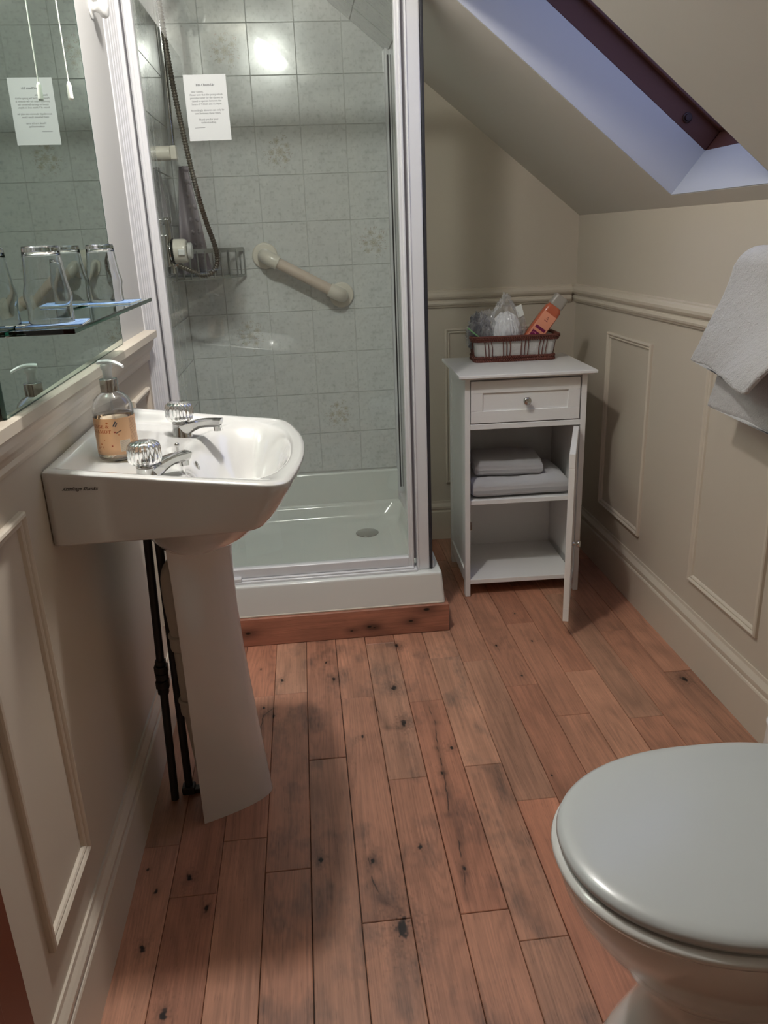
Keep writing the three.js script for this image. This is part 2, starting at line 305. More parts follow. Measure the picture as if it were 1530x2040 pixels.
struct('trim_2', extrudeX(dadoProf(1).map(([z, y]) => [ZB + z, y]), .36, XR - .02), M.creamTrim);          // dado rail back
{                                                                                                          // ledge and rail under the mirror
  const pr = [[0, .868], [.004, .87], [.006, .876], [.006, .884], [.010, .892], [.015, .899], [.019, .908], [.021, .918], [.021, .926], [.029, .926], [.031, .928], [.031, .943], [.029, .945], [0, .945]];
  struct('trim_3', extrudeZ(pr.map(([x, y]) => [XL + x, y]), -2.105, ZF), M.creamTrim);
}
const mouldProf = [[0, 0], [0, .007], [.002, .0095], [.0055, .0105], [.009, .008], [.011, .0055], [.0145, .0065], [.0175, .0045], [.0195, 0]];
function panelFrame(n, wall, a0, a1, y0, y1) {
  const g = frameMoulding(Math.abs(a1 - a0), y1 - y0, mouldProf), c = (a0 + a1) / 2, y = (y0 + y1) / 2;
  if (wall === 'left') g.rotateY(Math.PI / 2).translate(XL, y, c); else if (wall === 'right') g.rotateY(-Math.PI / 2).translate(XR, y, c); else g.translate(c, y, ZB);
  struct(`trim_${n}`, g, M.creamTrim);
}
panelFrame(4, 'left', -1.068, -.867, .238, .812);
panelFrame(5, 'left', -2.035, -1.84, .238, .812);
panelFrame(6, 'right', -2.565, -2.222, .228, .824);
panelFrame(7, 'right', -1.885, -1.545, .232, .824);
panelFrame(8, 'right', -1.22, -.85, .232, .824);
panelFrame(9, 'back', .512, .86, .23, .820);
// door casing at the near end of the left wall
{
  const d = struct('door_1');
  part('door_jamb', bx(XL - .02, XL + .003, 0, 1.98, -.781, -.715, .002), M.brown, d);
  part('door_leaf', bx(XL - .03, XL - .002, .005, 1.975, -.715, .02, .003).translate(.008, 0, 0), M.brown, d);
  part('door_handle', [rod([XL + .006, 1.0, -.62], [XL + .05, 1.0, -.62], .008), rod([XL + .045, 1.0, -.62], [XL + .045, 1.0, -.50], .008)], M.chrome, d);
}

// ---------------------------------------------------------------- shower tiling: every tile its own piece
const TP = .151, RP = .1495, TW = .1496, TH = .1481;
function clip(poly, a, b, c) {                        // keep a*x + b*y <= c
  const out = []; for (let i = 0; i < poly.length; i++) {
    const p = poly[i], q = poly[(i + 1) % poly.length], dp = a * p[0] + b * p[1] - c, dq = a * q[0] + b * q[1] - c;
    if (dp <= 0) out.push(p); if (dp * dq < 0) { const t = dp / (dp - dq); out.push([lerp(p[0], q[0], t), lerp(p[1], q[1], t)]); }
  } return out;
}
const tileGeo = poly => extrude(poly, .0045, .0010);
const fullTile = tileGeo([[-TW / 2, -TH / 2], [TW / 2, -TH / 2], [TW / 2, TH / 2], [-TW / 2, TH / 2]]);
const decorAt = { '1,3': 1, '3,1': 0, '2,7': 0, '1,9': 1, '4,5': 1 };
part('grout', plain(XL, .3365, .25, 2.1, ZB, ZB + .0051), M.grout, wallBack);
for (let c = 0; c < 5; c++) for (let r = 0; r < 12; r++) {
  const cx = -.4185 + TP * (c + .5), cy = .309 + RP * (r + .5); if (cy - TH / 2 > 2.1) continue;
  let x0 = -TW / 2; if (c === 0) x0 = XL + .008 - cx;
  let poly = [[x0, -TH / 2], [TW / 2, -TH / 2], [TW / 2, TH / 2], [x0, TH / 2]], full = c > 0;
  const lim = 1.187 + .79 * (1.01 - cx) - cy - .006;                    // under the slope: y + .79 x <= lim (local)
  if (TH / 2 + .79 * TW / 2 > lim) { poly = clip(poly, .79, 1, lim); full = false; }
  if (poly.length < 3) continue;
  const k = decorAt[`${c},${r}`];
  const t = part('tile', full ? fullTile : tileGeo(poly), k !== undefined ? decorMats[k] : tileMats[(c * 2 + r * 5 + (c * r) % 3) % 3], wallBack);
  t.position.set(cx, cy, ZB + .002); t.rotation.set((rnd() - .5) * .004, (rnd() - .5) * .004, 0);
}
part('grout', plain(XL, XL + .0051, .25, 2.09, ZB, -2.20), M.grout, wallLeft);
for (let c = 0; c < 5; c++) for (let r = 0; r < 12; r++) {
  const cz = -2.905 + TP * (c + .5), cy = .309 + RP * (r + .5); if (cy > 2.05) continue;
  const cut = c === 4 ? -2.205 - cz : TW / 2;
  const t = part('tile', c === 4 ? tileGeo([[-cut, -TH / 2], [TW / 2, -TH / 2], [TW / 2, TH / 2], [-cut, TH / 2]]) : fullTile, tileMats[(c + r * 2) % 3], wallLeft);
  t.position.set(XL + .002, cy, cz); t.rotation.y = Math.PI / 2 + (rnd() - .5) * .005;
}
{
  const ceil = scene.getObjectByName('ceiling'), u0 = (1.01 - .3365) * SL;
  const basis = new THREE.Matrix4().makeBasis(V3(-.785, .62, 0).normalize(), V3(0, 0, -1), V3(-.62, -.785, 0).normalize());
  part('grout', new THREE.BoxGeometry(UC - u0, .72, .003).applyMatrix4(basis).translate(...slopePos((u0 + UC) / 2, -.0015, -2.552)), M.grout, ceil);
  for (let c = 0; c < 5; c++) for (let r = 0; r < 4; r++) {
    const u = u0 + TP * (r + .5), cz = -2.905 + TP * (c + .5);
    const full = c < 4, d = full ? TH / 2 : .055;
    const t = part('tile', full ? fullTile : tileGeo([[-TW / 2, -d], [TW / 2, -d], [TW / 2, TH / 2], [-TW / 2, TH / 2]].map(p => [p[0], full ? p[1] : -p[1]])), tileMats[(c + r) % 3], ceil);
    t.quaternion.setFromRotationMatrix(basis); t.position.set(...slopePos(u, -.002, cz));
  }
}

// ---------------------------------------------------------------- shower tray and plinth
{
  const cx = -.017, cz = -2.530, W = .776, D = .752, N = 10;
  const t = thing('shower_tray', 'white shower tray with raised lip on a wooden plinth board', 'shower tray');
  const r = (w, d, rad, y, oz = 0) => rrect(cx, cz + oz, w, d, rad, N, y);
  part('tray', loft([r(W - .002, D + .012, .006, .0905), r(W, D + .010, .008, .0945), r(W - .014, D - .002, .01, .180), r(W - .016, D - .005, .012, .186), r(W - .022, D - .011, .014, .188), r(W - .075, D - .075, .03, .187), r(W - .095, D - .095, .045, .178), r(W - .115, D - .115, .06, .145), r(W - .15, D - .15, .08, .128), r(W - .3, D - .3, .08, .124), r(.1, .1, .05, .120)], { capStart: true, capEnd: true }), M.acrylic, t);
  part('upstand', [bx(XL + .001, .372, .17, .307, ZB + .001, ZB + .03, .008), bx(XL + .001, XL + .026, .17, .307, ZB + .02, -2.23, .008)], M.acrylic, t);
  part('drain', lathe([[0, 0], [.04, 0], [.042, .002], [.04, .004], [.012, .006], [0, .006]]).translate(.18, .123, -2.7), M.chrome, t);
  part('sealant_bead', tube([[-.40, .0915, -2.1495], [0, .0915, -2.1495], [.366, .0915, -2.1495]], .0035, 20, 8), M.cream, t);
  const wt = dataTex(1024, 128, (i, j) => {
    const x = -.41 + i / 1024 * .79, y = j / 128 * .088, p = { seed: 77, k: 1, tone: .5, hue: .3, fig: .3 }; let [r, g, b] = woodAt(p, y + 3, x);
    let dk = 0, h = 0; for (const [kx, ky, s] of [[.311, .077, 1], [.262, .042, .7], [.135, .034, .7], [-.228, .044, .8], [.081, .025, .5], [.15, .03, .4]]) { const d = Math.hypot((x - kx) / (.011 * s), (y - ky) / (.0055 * s)); dk = Math.max(dk, 1 - sstep(.4, 1.1, d)); h += .3 * Math.exp(-d * d * .06); }
    const q = (1 - dk * .85) * (1 - Math.min(.4, h)); return [r * q * .95, g * q * .91, b * q * .92];
  });
  const pb = bx(XL + .016, .3805, .0005, .0895, -2.1535, -2.1355, .002), P = pb.attributes.position, uv = pb.attributes.uv; for (let i = 0; i < P.count; i++) uv.setXY(i, (P.getX(i) + .41) / .79, P.getY(i) / .088);
  const pl = thing('plinth_board', 'knotty reddish wooden board along the floor under the white shower tray', 'board');
  part('front_board', pb, std({ map: wt, roughness: .45 }), pl);
  part('side_board', bx(.3625, .3805, .0005, .0895, -2.90, -2.155, .002), std({ color: rgb(.36, .15, .09), roughness: .5 }), pl);
}
// ---------------------------------------------------------------- shower enclosure
{
  const e = thing('shower_enclosure', 'white framed glass shower enclosure with a front door and a clear side panel', 'shower enclosure');
  const Y0 = .188, Y1 = 1.745, YD = 1.730;
  // wall channel: stepped, fluted expander profile
  const x = XL, ch = [[x, -2.105], [x + .004, -2.106]]; for (let k = 0; k < 5; k++) { const z = -2.112 - k * .017, d = .006 + k * .0022; ch.push([x + d, z], [x + d + .0015, z - .006], [x + d + .0012, z - .011], [x + d - .002, z - .013]); }
  ch.push([x + .018, -2.197], [x + .018, -2.215], [x, -2.215]);
  part('wall_channel', extrudeY(ch, Y0, Y1), M.upvc, e);
  part('channel_lip', bx(x + .012, x + .0255, Y0, Y1, -2.225, -2.190, .002), M.upvc, e);
  part('seal_strip', [bx(x + .026, x + .030, Y0, Y1, -2.222, -2.204, .001), bx(.2853, .2925, Y0 + .03, 1.728, -2.222, -2.206, .001)], M.greyseal, e, 'grey seal between frame and door');
  const d = part('door_frame', [bx(x + .0305, x + .0535, .195, YD, -2.222, -2.190, .004), bx(x + .034, x + .042, .195, YD, -2.192, -2.187, .002),
    bx(.269, .2852, .195, YD, -2.222, -2.192, .003), bx(.2765, .2845, .195, YD, -2.196, -2.189, .003),
    bx(x + .052, .270, .197, .229, -2.220, -2.192, .004), bx(x + .052, .270, 1.714, YD, -2.220, -2.192, .004)], M.upvc, e, 'white door frame');
  part('door_glass', plain(x + .050, .272, 0.225, 1.717, -2.209, -2.204), M.glass, d);
  part('corner_post', [bx(.2925, .3315, .186, 1.722, -2.226, -2.186, .005), bx(.2935, .2985, .186, 1.722, -2.188, -2.1835, .002)], M.upvc, e);
  part('side_seal', bx(.3318, .3400, .1885, 1.715, -2.215, -2.186, .002), M.blackseal, e, 'black seal strip beside the corner post');
  part('header_rail', bx(x + .03, .2915, YD + .001, YD + .014, -2.222, -2.190, .003), M.upvc, e);
  part('added_over_panel', extrudeZ([[x + .03, YD + .014], [.288, YD + .014], [-.149, 2.095], [x + .03, 2.095]], -2.209, -2.204), M.glass, e);  // unseen glass infill, added to cut direct lamp light on the upper tiles
  part('sill_rail', [bx(x + .018, .2925, .186, .1955, -2.226, -2.172, .003), bx(-.235, .283, .1955, .2005, -2.190, -2.178, .002)], M.upvc, e);
  part('hinge_block', bx(-.285, -.235, .1955, .2065, -2.193, -2.172, .002), M.upvc, e);
  // side panel
  part('side_glass', plain(.3330, .3385, .205, 1.715, -2.88, -2.192), M.glass, e);
  part('side_channel', [bx(.319, .345, .1875, 1.722, ZB + .004, ZB + .042, .003), bx(.331, .3405, .1875, 1.715, ZB + .040, ZB + .052, .002)], M.upvc, e);
  part('channel_seal', bx(.3265, .3312, .24, 1.70, ZB + .041, ZB + .046, .001), M.blackseal, e, 'black seal in the side channel');
  part('side_rail', bx(.324, .345, .1875, .213, ZB + .04, -2.192, .003), M.upvc, e);
}
// notice taped to the door
{
  const mk = canvasTex(620, 880, (g, w, h) => {
    g.fillStyle = '#f2f3f2'; g.fillRect(0, 0, w, h); g.fillStyle = '#26262a'; g.textAlign = 'center';
    g.font = 'bold 40px serif'; g.fillText('Bro Chum Lir', w * .5, 150);
    g.font = '31px serif'; g.textAlign = 'left'; g.fillText('Dear Guests,', 90, 236); g.textAlign = 'center';
    ['Please note that the pump which', 'provides water for the shower is', 'timed to operate between the', 'hours of 7.30am and 11.00pm.', '', 'Accordingly showers can only be', 'used between these times.', '', 'Thank you for your', 'understanding.'].forEach((s, i) => g.fillText(s, w * .5, 276 + i * 41));
    g.fillRect(96, 702, 150, 4); g.font = '15px sans-serif'; g.fillText('', 0, 0);
  });
  const n = thing('notice', 'white printed paper notice taped to the glass shower door', 'notice', [-.1994, 1.4637, -2.2028], 0);
  const p = bx(-.0515, .0515, -.0735, .0735, 0, .0006, .0001), P = p.attributes.position, uv = p.attributes.uv;
  for (let i = 0; i < P.count; i++) uv.setXY(i, (P.getX(i) + .0515) / .103, (P.getY(i) + .0735) / .147);
  part('sheet', p, std({ map: mk, color: rgb(.54, .55, .55), roughness: .6 }), n); n.rotation.z = .006;
}
// ---------------------------------------------------------------- inside the shower
{
  const r = thing('shower_riser_rail', 'chrome riser rail on cream plastic brackets on the left shower wall', 'shower rail', [-.352, 1.405, -2.62]);
  part('bar', rod([0, .005, 0], [.012, .60, 0], .0095, 24), M.chrome, r);
  const brk = (dx, y) => [lathe([[0, 0], [.0195, 0], [.0205, .002], [.0205, .042], [.0195, .044], [0, .044]]).rotateZ(-Math.PI / 2).translate(dx - .0505, y, 0), bx(dx - .0065, dx + .0125, y - .0195, y + .0195, -.019, .019, .004)];
  part('bracket', brk(0, 0), M.plastic, r); part('bracket', brk(.012, .595), M.plastic, r);
  part('slider', [bx(-.006, .03, .44, .49, -.018, .018, .006), rod([.02, .465, .01], [.05, .47, .03], .012)], M.plastic, r);
  part('shower_head', lathe([[0, 0], [.034, 0], [.036, .006], [.02, .02], [.012, .03], [0, .032]]).rotateZ(.9).translate(.062, .46, .035), M.plastic, r);
}
{
  const v = thing('shower_valve', 'chrome shower mixer with a round cream control knob on the left shower wall', 'shower valve', [XL + .005, 1.128, -2.59]);
  part('back_plate', [bx(0, .014, -.045, .05, -.035, .035, .006), lathe([[0, 0], [.031, 0], [.03, .012], [.024, .020], [0, .020]]).rotateZ(-Math.PI / 2).translate(.004, 0, 0), bx(.0, .022, .02, .098, -.013, .013, .008)], M.chrome, v);
  part('inlet_nut', cyl(.013, .013, .016, 6).translate(.014, .088, 0), M.chrome, v); part('hose_outlet', cyl(.010, .010, .03, 20).translate(.014, -.05, 0), M.chrome, v);
  part('gasket', lathe([[0, 0], [.0375, 0], [.0375, .003], [0, .003]]).rotateZ(-Math.PI / 2).translate(.021, 0, 0), M.blackseal, v, 'black ring behind the knob');
  const k = part('knob', lathe([[0, 0], [.0345, 0], [.036, .002], [.0355, .030], [.034, .036], [.0315, .039], [0, .039]]).rotateZ(-Math.PI / 2).translate(.024, 0, 0), M.plastic, v);
  part('dial', [lathe([[0, 0], [.022, 0], [.024, .003], [.024, .012], [.022, .014], [0, .014]]).rotateZ(-Math.PI / 2).translate(.064, 0, 0), bx(.04, .06, -.012, .006, .031, .04, .003)], M.white, k);
}
{
  const pts = [[-.344, 1.88, -2.62], [-.340, 1.7985, -2.60], [-.338, 1.7493, -2.60], [-.3336, 1.6614, -2.60], [-.3249, 1.558, -2.60], [-.3144, 1.4649, -2.60], [-.3021, 1.369, -2.60], [-.2865, 1.2703, -2.60], [-.2703, 1.198, -2.60], [-.2547, 1.1388, -2.60], [-.2510, 1.1016, -2.60], [-.2602, 1.072, -2.60], [-.2811, 1.0573, -2.60], [-.3061, 1.0554, -2.60], [-.3309, 1.0674, -2.60], [-.362, 1.083, -2.59], [-.386, 1.092, -2.59]];
  const n = 900, g = tube(pts, .0084, n, 12), P = g.attributes.position, curve = new THREE.CatmullRomCurve3(pts.map(p => V3(...p)), false, 'centripetal');
  for (let j = 0; j <= n; j++) { const c = curve.getPointAt(j / n), f = .88 + .12 * Math.sin(j * .8976); for (let i = 0; i <= 12; i++) { const k = j * 13 + i; P.setXYZ(k, c.x + (P.getX(k) - c.x) * f, c.y + (P.getY(k) - c.y) * f, c.z + (P.getZ(k) - c.z) * f); } }
  g.computeVertexNormals();
  const h = thing('shower_hose', 'ribbed metal shower hose looping down to the mixer valve', 'shower hose');
  part('hose', g, M.steel, h); part('hose_nut', cyl(.0095, .0095, .022, 6).rotateZ(-1.0).translate(-.378, 1.089, -2.59), M.chrome, h);
}
{
  const c = thing('shower_caddy', 'grey wire corner basket on the tiled back wall of the shower', 'wire basket');
  const q = (t, y) => [lerp(-.398, -.188, t), y, lerp(-2.72, ZB + .014, t) + .05 * Math.sin(t * Math.PI)];   // curved front edge across the corner
  const front = y => Array.from({ length: 13 }, (_, i) => q(i / 12, y));
  const flat = (y, h) => { const A = [], n = 24; for (let i = 0; i <= n; i++) { const p = q(i / n, y); A.push([[p[0], y - h, p[2]], [p[0], y + h, p[2]], [p[0], y + h, p[2] - .002], [p[0], y - h, p[2] - .002]]); } return loft(A, { crease: .5 }); };
  part('top_band', [flat(1.124, .007), bx(-.40, -.186, 1.116, 1.130, ZB + .006, ZB + .009, .001), bx(XL + .008, XL + .011, 1.116, 1.130, ZB + .006, -2.72, .001)], M.wire, c);
  part('bottom_band', [flat(1.040, .004), tube(front(1.036), .003, 40, 8), rod([-.40, 1.04, ZB + .01], [-.19, 1.04, ZB + .01], .0028)], M.wire, c);
  for (let i = 0; i <= 9; i++) { const a = q(i / 9, 1.124), b = q(i / 9, 1.036); part('wire', rod(a, b, .0028, 8), M.wire, c); }
  for (let i = 0; i < 5; i++) part('wire', rod([-.37 + i * .042, 1.036, ZB + .01], [-.37 + i * .042, 1.124, ZB + .01], .0022, 8), M.wire, c);
  for (let i = 0; i < 6; i++) { const p = q(.12 + i * .15, 1.036); part('wire', rod([p[0], 1.036, ZB + .01], p, .0022, 8), M.wire, c); }
}
{
  const m = thing('shower_mat', 'limp lavender translucent bath mat propped in the wire shower basket', 'bath mat');
  const f = (u, v) => { const y = lerp(1.052, 1.385, v), c = lerp(-.345, -.352, v), w = lerp(.115, .032, Math.pow(v, .9)); return [c + (u - .5) * w, y, -2.80 + .018 * Math.sin(u * 9 + v * 3) * (1 - v * .6) - .02 * v + .03 * (u - .5)]; };
  const A = []; for (let j = 0; j <= 30; j++) { const r = []; for (let i = 0; i <= 24; i++) r.push(f(i / 24, j / 30)); for (let i = 24; i >= 0; i--) { const p = f(i / 24, j / 30); r.push([p[0], p[1], p[2] - .007]); } A.push(r); }
  const lav = phys({ color: rgb(.47, .42, .46), transmission: .35, thickness: 0, roughness: .5, clearcoat: .3 });
  part('sheet', loft(A), lav, m);
  for (let j = 0; j < 9; j++) for (const u of [.62, .86]) { if (rnd() < .25) continue; const p = f(u, .05 + j * .115); part('suction_cup', lathe([[0, .007], [.003, .0065], [.006, .002], [.0085, 0], [.008, -.001], [0, -.001]], 16).rotateX(Math.PI / 2).translate(p[0], p[1], p[2] + .001), lav, m); }
}
{
  const g = thing('grab_rail', 'cream plastic grab rail fixed at a slant on the shower back wall', 'grab rail');
  const z0 = ZB + .008, A = [-.117, 1.099], B = [.141, .957];
  const dir = V3(B[0] - A[0], B[1] - A[1], 0).normalize();
  const fl = (p) => lathe([[0, 0], [.043, 0], [.044, .002], [.043, .006], [.038, .009], [0, .010]]).rotateX(Math.PI / 2).translate(p[0], p[1], z0);
  part('flange', fl(A), M.grab, g); part('flange', fl(B), M.grab, g);
  const elbow = (p, s) => { const q = V3(p[0], p[1], z0 + .006); const c = []; for (let i = 0; i <= 8; i++) { const a = i / 8 * Math.PI / 2; c.push([q.x + s * dir.x * .034 * (1 - Math.cos(a)), q.y + s * dir.y * .034 * (1 - Math.cos(a)), q.z + .022 + .034 * Math.sin(a)]); } c.unshift([q.x, q.y, q.z]); const e = c.at(-1); c.push([e[0] + s * dir.x * .016, e[1] + s * dir.y * .016, e[2]]); return [tube(c, .0235, 40, 24), new THREE.SphereGeometry(.0235, 24, 16).translate(c[7][0], c[7][1], c[7][2])]; };
  part('elbow', elbow(A, 1), M.grab, g); part('elbow', elbow(B, -1), M.grab, g);
  const zt = z0 + .062; part('bar', rod([A[0] + dir.x * .04, A[1] + dir.y * .04, zt], [B[0] - dir.x * .04, B[1] - dir.y * .04, zt], .0185, 32), std({ color: rgb(.60, .50, .42), roughness: .4 }), g);
}

// ---------------------------------------------------------------- mirror, shelf, glasses, cord, hook
{
  const m = thing('wall_mirror', 'large frameless green-tinted mirror standing on the ledge of the left wall', 'mirror');
  m.position.set(XL + .0018, 0, -1.8168); m.rotation.y = .017;
  part('mirror_glass', plain(0, .005, .9455, 1.80, .002, .778), M.mirror, m);
  part('polished_edge', [plain(0, .0053, .9455, 1.80, .778, .7805), plain(0, .0053, .9455, 1.80, 0, .002), plain(0, .0053, .9452, .947, 0, .7805)], M.mirrorEdge, m);
  const s = thing('glass_shelf', 'green-edged glass shelf mounted across the mirror with two tumblers on it', 'shelf');
  part('pane', bx(XL + .0215, -.300, 1.0425, 1.0495, -1.678, -1.0955, .0012), M.shelfGlass, s);
  for (const z of [-1.145, -1.63]) { const d = z > -1.4 ? .0195 : .0105; part('bracket', [bx(XL + d, XL + .036, 1.0385, 1.0432, z - .012, z + .012, .0015), bx(XL + d, XL + .032, 1.0498, 1.0535, z - .012, z + .012, .0015), bx(XL + d, XL + .0212, 1.0385, 1.0535, z - .012, z + .012, .0008)], M.chrome, s); }
}
function coaster(name, label, x, z, turn) {
  const t = canvasTex(128, 128, (g, w) => { g.fillStyle = '#5f83b8'; g.fillRect(0, 0, w, w); const r = mulberry(3); for (let k = 0; k < 26; k++) { g.strokeStyle = ['rgba(190,212,238,.8)', 'rgba(35,70,130,.6)', 'rgba(120,160,210,.8)'][k % 3]; g.lineWidth = 2 + 4 * r(); g.beginPath(); g.arc(w * .5 + 8 * r(), w * .5, 6 + k * 3.2, r() * 6, r() * 6 + 2); g.stroke(); } });
  const c = thing(name, label, 'coaster', [x, 1.0497, z], turn);
  const top = bx(-.043, .043, .0012, .0024, -.043, .043, .0005), P = top.attributes.position, uv = top.attributes.uv; for (let i = 0; i < P.count; i++) uv.setXY(i, P.getX(i) / .086 + .5, P.getZ(i) / .086 + .5);
  part('printed_face', top, std({ map: t, roughness: .3 }), c); part('backing', bx(-.043, .043, 0, .0012, -.043, .043, .0004), M.white, c); return c;
}
coaster('coaster', 'blue patterned coaster under the nearer tumbler on the glass shelf', -.347, -1.172, .12);
coaster('coaster', 'blue patterned coaster under the farther tumbler on the glass shelf', -.352, -1.568, -.05);
{
  const out = [[.0305, 0], [.0308, .004], [.0300, .018], [.0303, .026], [.0322, .034], [.0318, .040], [.0290, .052], [.0268, .070], [.0252, .088], [.0245, .098], [.0238, .1015], [0, .1025]];
  const inn = [[0, .0945], [.0220, .0935], [.0238, .088], [.0255, .070], [.0277, .052], [.0305, .040], [.0309, .034], [.0290, .026], [.0287, .018], [.0295, .002]];
  const glass = lathe([...inn, [.0300, -.0003], ...out], 56);
  const a = thing('tumbler', 'clear waisted tumbler upside down, the nearer of two on the glass shelf', 'glass', [-.3515, 1.0524, -1.180], 0);
  part('glass_body', glass, M.clearGlass, a);
  const b = a.clone(); b.name = numbered('tumbler'); b.position.set(-.3645, 1.0524, -1.580); scene.add(b); tag(b, 'clear waisted tumbler upside down, the farther one by the shower frame', 'glass');
}
{
  const c = thing('pull_cord', 'thin white light pull cord hanging in front of the mirror', 'pull cord', [-.370, 1.416, -1.557]);
  part('cord', tube([[0, 0, 0], [-.001, .2, 0], [.001, .42, 0], [0, .662, 0]], .0011, 30, 6), M.cord, c);
  part('toggle', [lathe([[0, .002], [.002, .001], [.0042, -.004], [.0046, -.024], [.0040, -.0265], [0, -.027]], 8)], M.cord, c);
  part('ceiling_switch', lathe([[0, 0], [.02, 0], [.036, .006], [.038, .022], [0, .022]]).translate(0, .662, 0), M.white, c);
  const k = thing('robe_hook', 'small round white peg hook on the wall between mirror and shower', 'hook', [XL, 1.631, -1.99]); k.scale.setScalar(1.3);
  part('knob', lathe([[0, 0], [.009, 0], [.007, .008], [.008, .013], [.0145, .017], [.0165, .023], [.0135, .028], [0, .030]]).rotateZ(-Math.PI / 2), M.white, k);
  part('stem', lathe([[0, 0], [.017, 0], [.016, .003], [0, .004]]).rotateZ(-Math.PI / 2), M.white, k);
}

// ---------------------------------------------------------------- wash basin
{
  const b = thing('wash_basin', 'white ceramic pedestal wash basin with two chrome taps against left wall', 'basin', [0, 0, 0]);
  const zc = -1.420, S = new THREE.Shape(); // outline in (x, z)
  S.moveTo(XL + .002, -1.176); S.lineTo(-.085, -1.180); S.quadraticCurveTo(-.046, -1.180, -.036, -1.225); S.bezierCurveTo(-.022, -1.30, -.0135, -1.36, -.0135, -1.43); S.bezierCurveTo(-.0135, -1.51, -.025, -1.58, -.044, -1.636); S.quadraticCurveTo(-.055, -1.662, -.09, -1.662); S.lineTo(XL + .002, -1.664); S.closePath();
  const O = S.getSpacedPoints(200).slice(0, 200).map(p => [p.x, p.y]), C = [-.20, zc];
  const rimY = x => lerp(.8385, .786, Math.min(1, Math.max(0, (x + .402) / .37))) + .004 * Math.pow(Math.max(0, (x + .402) / .39), 3);
  const edge = O.map(p => p);
  const distEdge = (x, z) => Math.min(x - XL, z + 1.664, -1.177 - z, (() => { let d = 9; for (let i = 20; i < 120; i++) { const q = Math.hypot(O[i][0] - x, O[i][1] - z); if (q < d) d = q; } return d; })());
  const deckY = (x, z) => {
    const d = distEdge(x, z); let y = rimY(x) - .004 * (1 - sstep(0, .006, d));
    y -= .0225 * sstep(.014, .045, d) * (1 - .8 * sstep(-.225, -.13, x));
    const ex = (x + .128) / (x > -.128 ? .082 : .092), ez = (z - zc) / .188, rho = Math.pow(Math.pow(Math.abs(ex), 2.3) + Math.pow(Math.abs(ez), 2.5), 1 / 2.4);
    if (rho < 1.12) { const t = sstep(1.12, .30, rho); y = lerp(y, .672, Math.pow(t, .85) * .98); }
    return y;
  };
  const rings = []; const NS = 46;
  // underside first
  const bottom = O.map(([x, z]) => [x - .042 * sstep(-.2, -.03, x), .7165, z - (z > zc ? .004 : -.012) * sstep(-.25, -.05, x)]);
  const bulge = (y, cx, ax, az) => O.map(([x, z]) => { const a = Math.atan2((z - zc) / .24, (x - C[0]) / .19); return [cx + ax * Math.cos(a), y, zc - .02 + az * Math.sin(a)]; });
  rings.push(bulge(.612, -.225, .05, .075), bulge(.618, -.225, .075, .09), bulge(.640, -.215, .10, .12), bulge(.672, -.205, .12, .152), bulge(.704, -.20, .132, .182), bottom.map(([x, y, z]) => [lerp(-.20, x, .93), .7155, lerp(zc, z, .95)]), bottom.map(([x, y, z]) => [lerp(-.2, x, .988), .716, lerp(zc, z, .99)]), bottom.map(([x, y, z]) => [x, y + .003, z]));
  for (const t of [.15, .35, .55, .75, .9]) rings.push(O.map(([x, z], i) => { const e = rimY(x) - .012; return [lerp(bottom[i][0], x, Math.pow(t, .8)), lerp(.7195, e, t), lerp(bottom[i][2], z, t)]; }));
  rings.push(O.map(([x, z]) => [x, rimY(x) - .009, z]), O.map(([x, z]) => [lerp(C[0], x, .997), rimY(x) - .0045, lerp(zc, z, .9985)]));
  for (let j = 0; j <= NS; j++) { const s = .993 * Math.pow(1 - j / NS, .9) + .0001; rings.push(O.map(([x, z]) => { const px = lerp(C[0], x, s), pz = lerp(zc, z, s); return [px, deckY(px, pz), pz]; })); }
  part('basin_bowl', loft(rings, { capStart: true, capEnd: false }), M.ceramic, b);
  // pedestal: half round column open at the wall side
  const zp = -1.475, sec = (y, D, Wd, xb = -.278) => {
    const arc = (D, W) => Array.from({ length: 41 }, (_, i) => { const s = -1 + i / 20, k = Math.sign(s) * (1 - Math.pow(1 - Math.abs(s), 1.35)); return [xb + D * (1 - Math.pow(Math.abs(k), 1.8)), y, zp - k * W]; });
    return [...arc(D, Wd), ...arc(D - .012, Wd - .009).reverse()];
  };
  part('pedestal', loft([sec(0, .139, .095), sec(.05, .135, .0945), sec(.13, .128, .094), sec(.25, .118, .093), sec(.36, .110, .093), sec(.45, .106, .094), sec(.53, .105, .096), sec(.58, .107, .100), sec(.612, .113, .106), sec(.636, .120, .110)], { crease: .7, capStart: false, capEnd: false }), M.ceramic, b);
  // taps
  const knobGeo = (() => { const pr = [[.004, 0], [.019, .0005], [.0255, .0045], [.0275, .011], [.0275, .027], [.0258, .034], [.0205, .0390], [.011, .0408], [0, .0402]], n = 128, rr = pr.map(([r, y]) => Array.from({ length: n }, (_, i) => { const a = i / n * 6.2832, f = 1 + .085 * (r / .0275) * (Math.pow(Math.abs(Math.cos(a * 8)), .7) - .5); return [Math.cos(a) * r * f, y, Math.sin(a) * r * f]; })); return loft(rr); })();
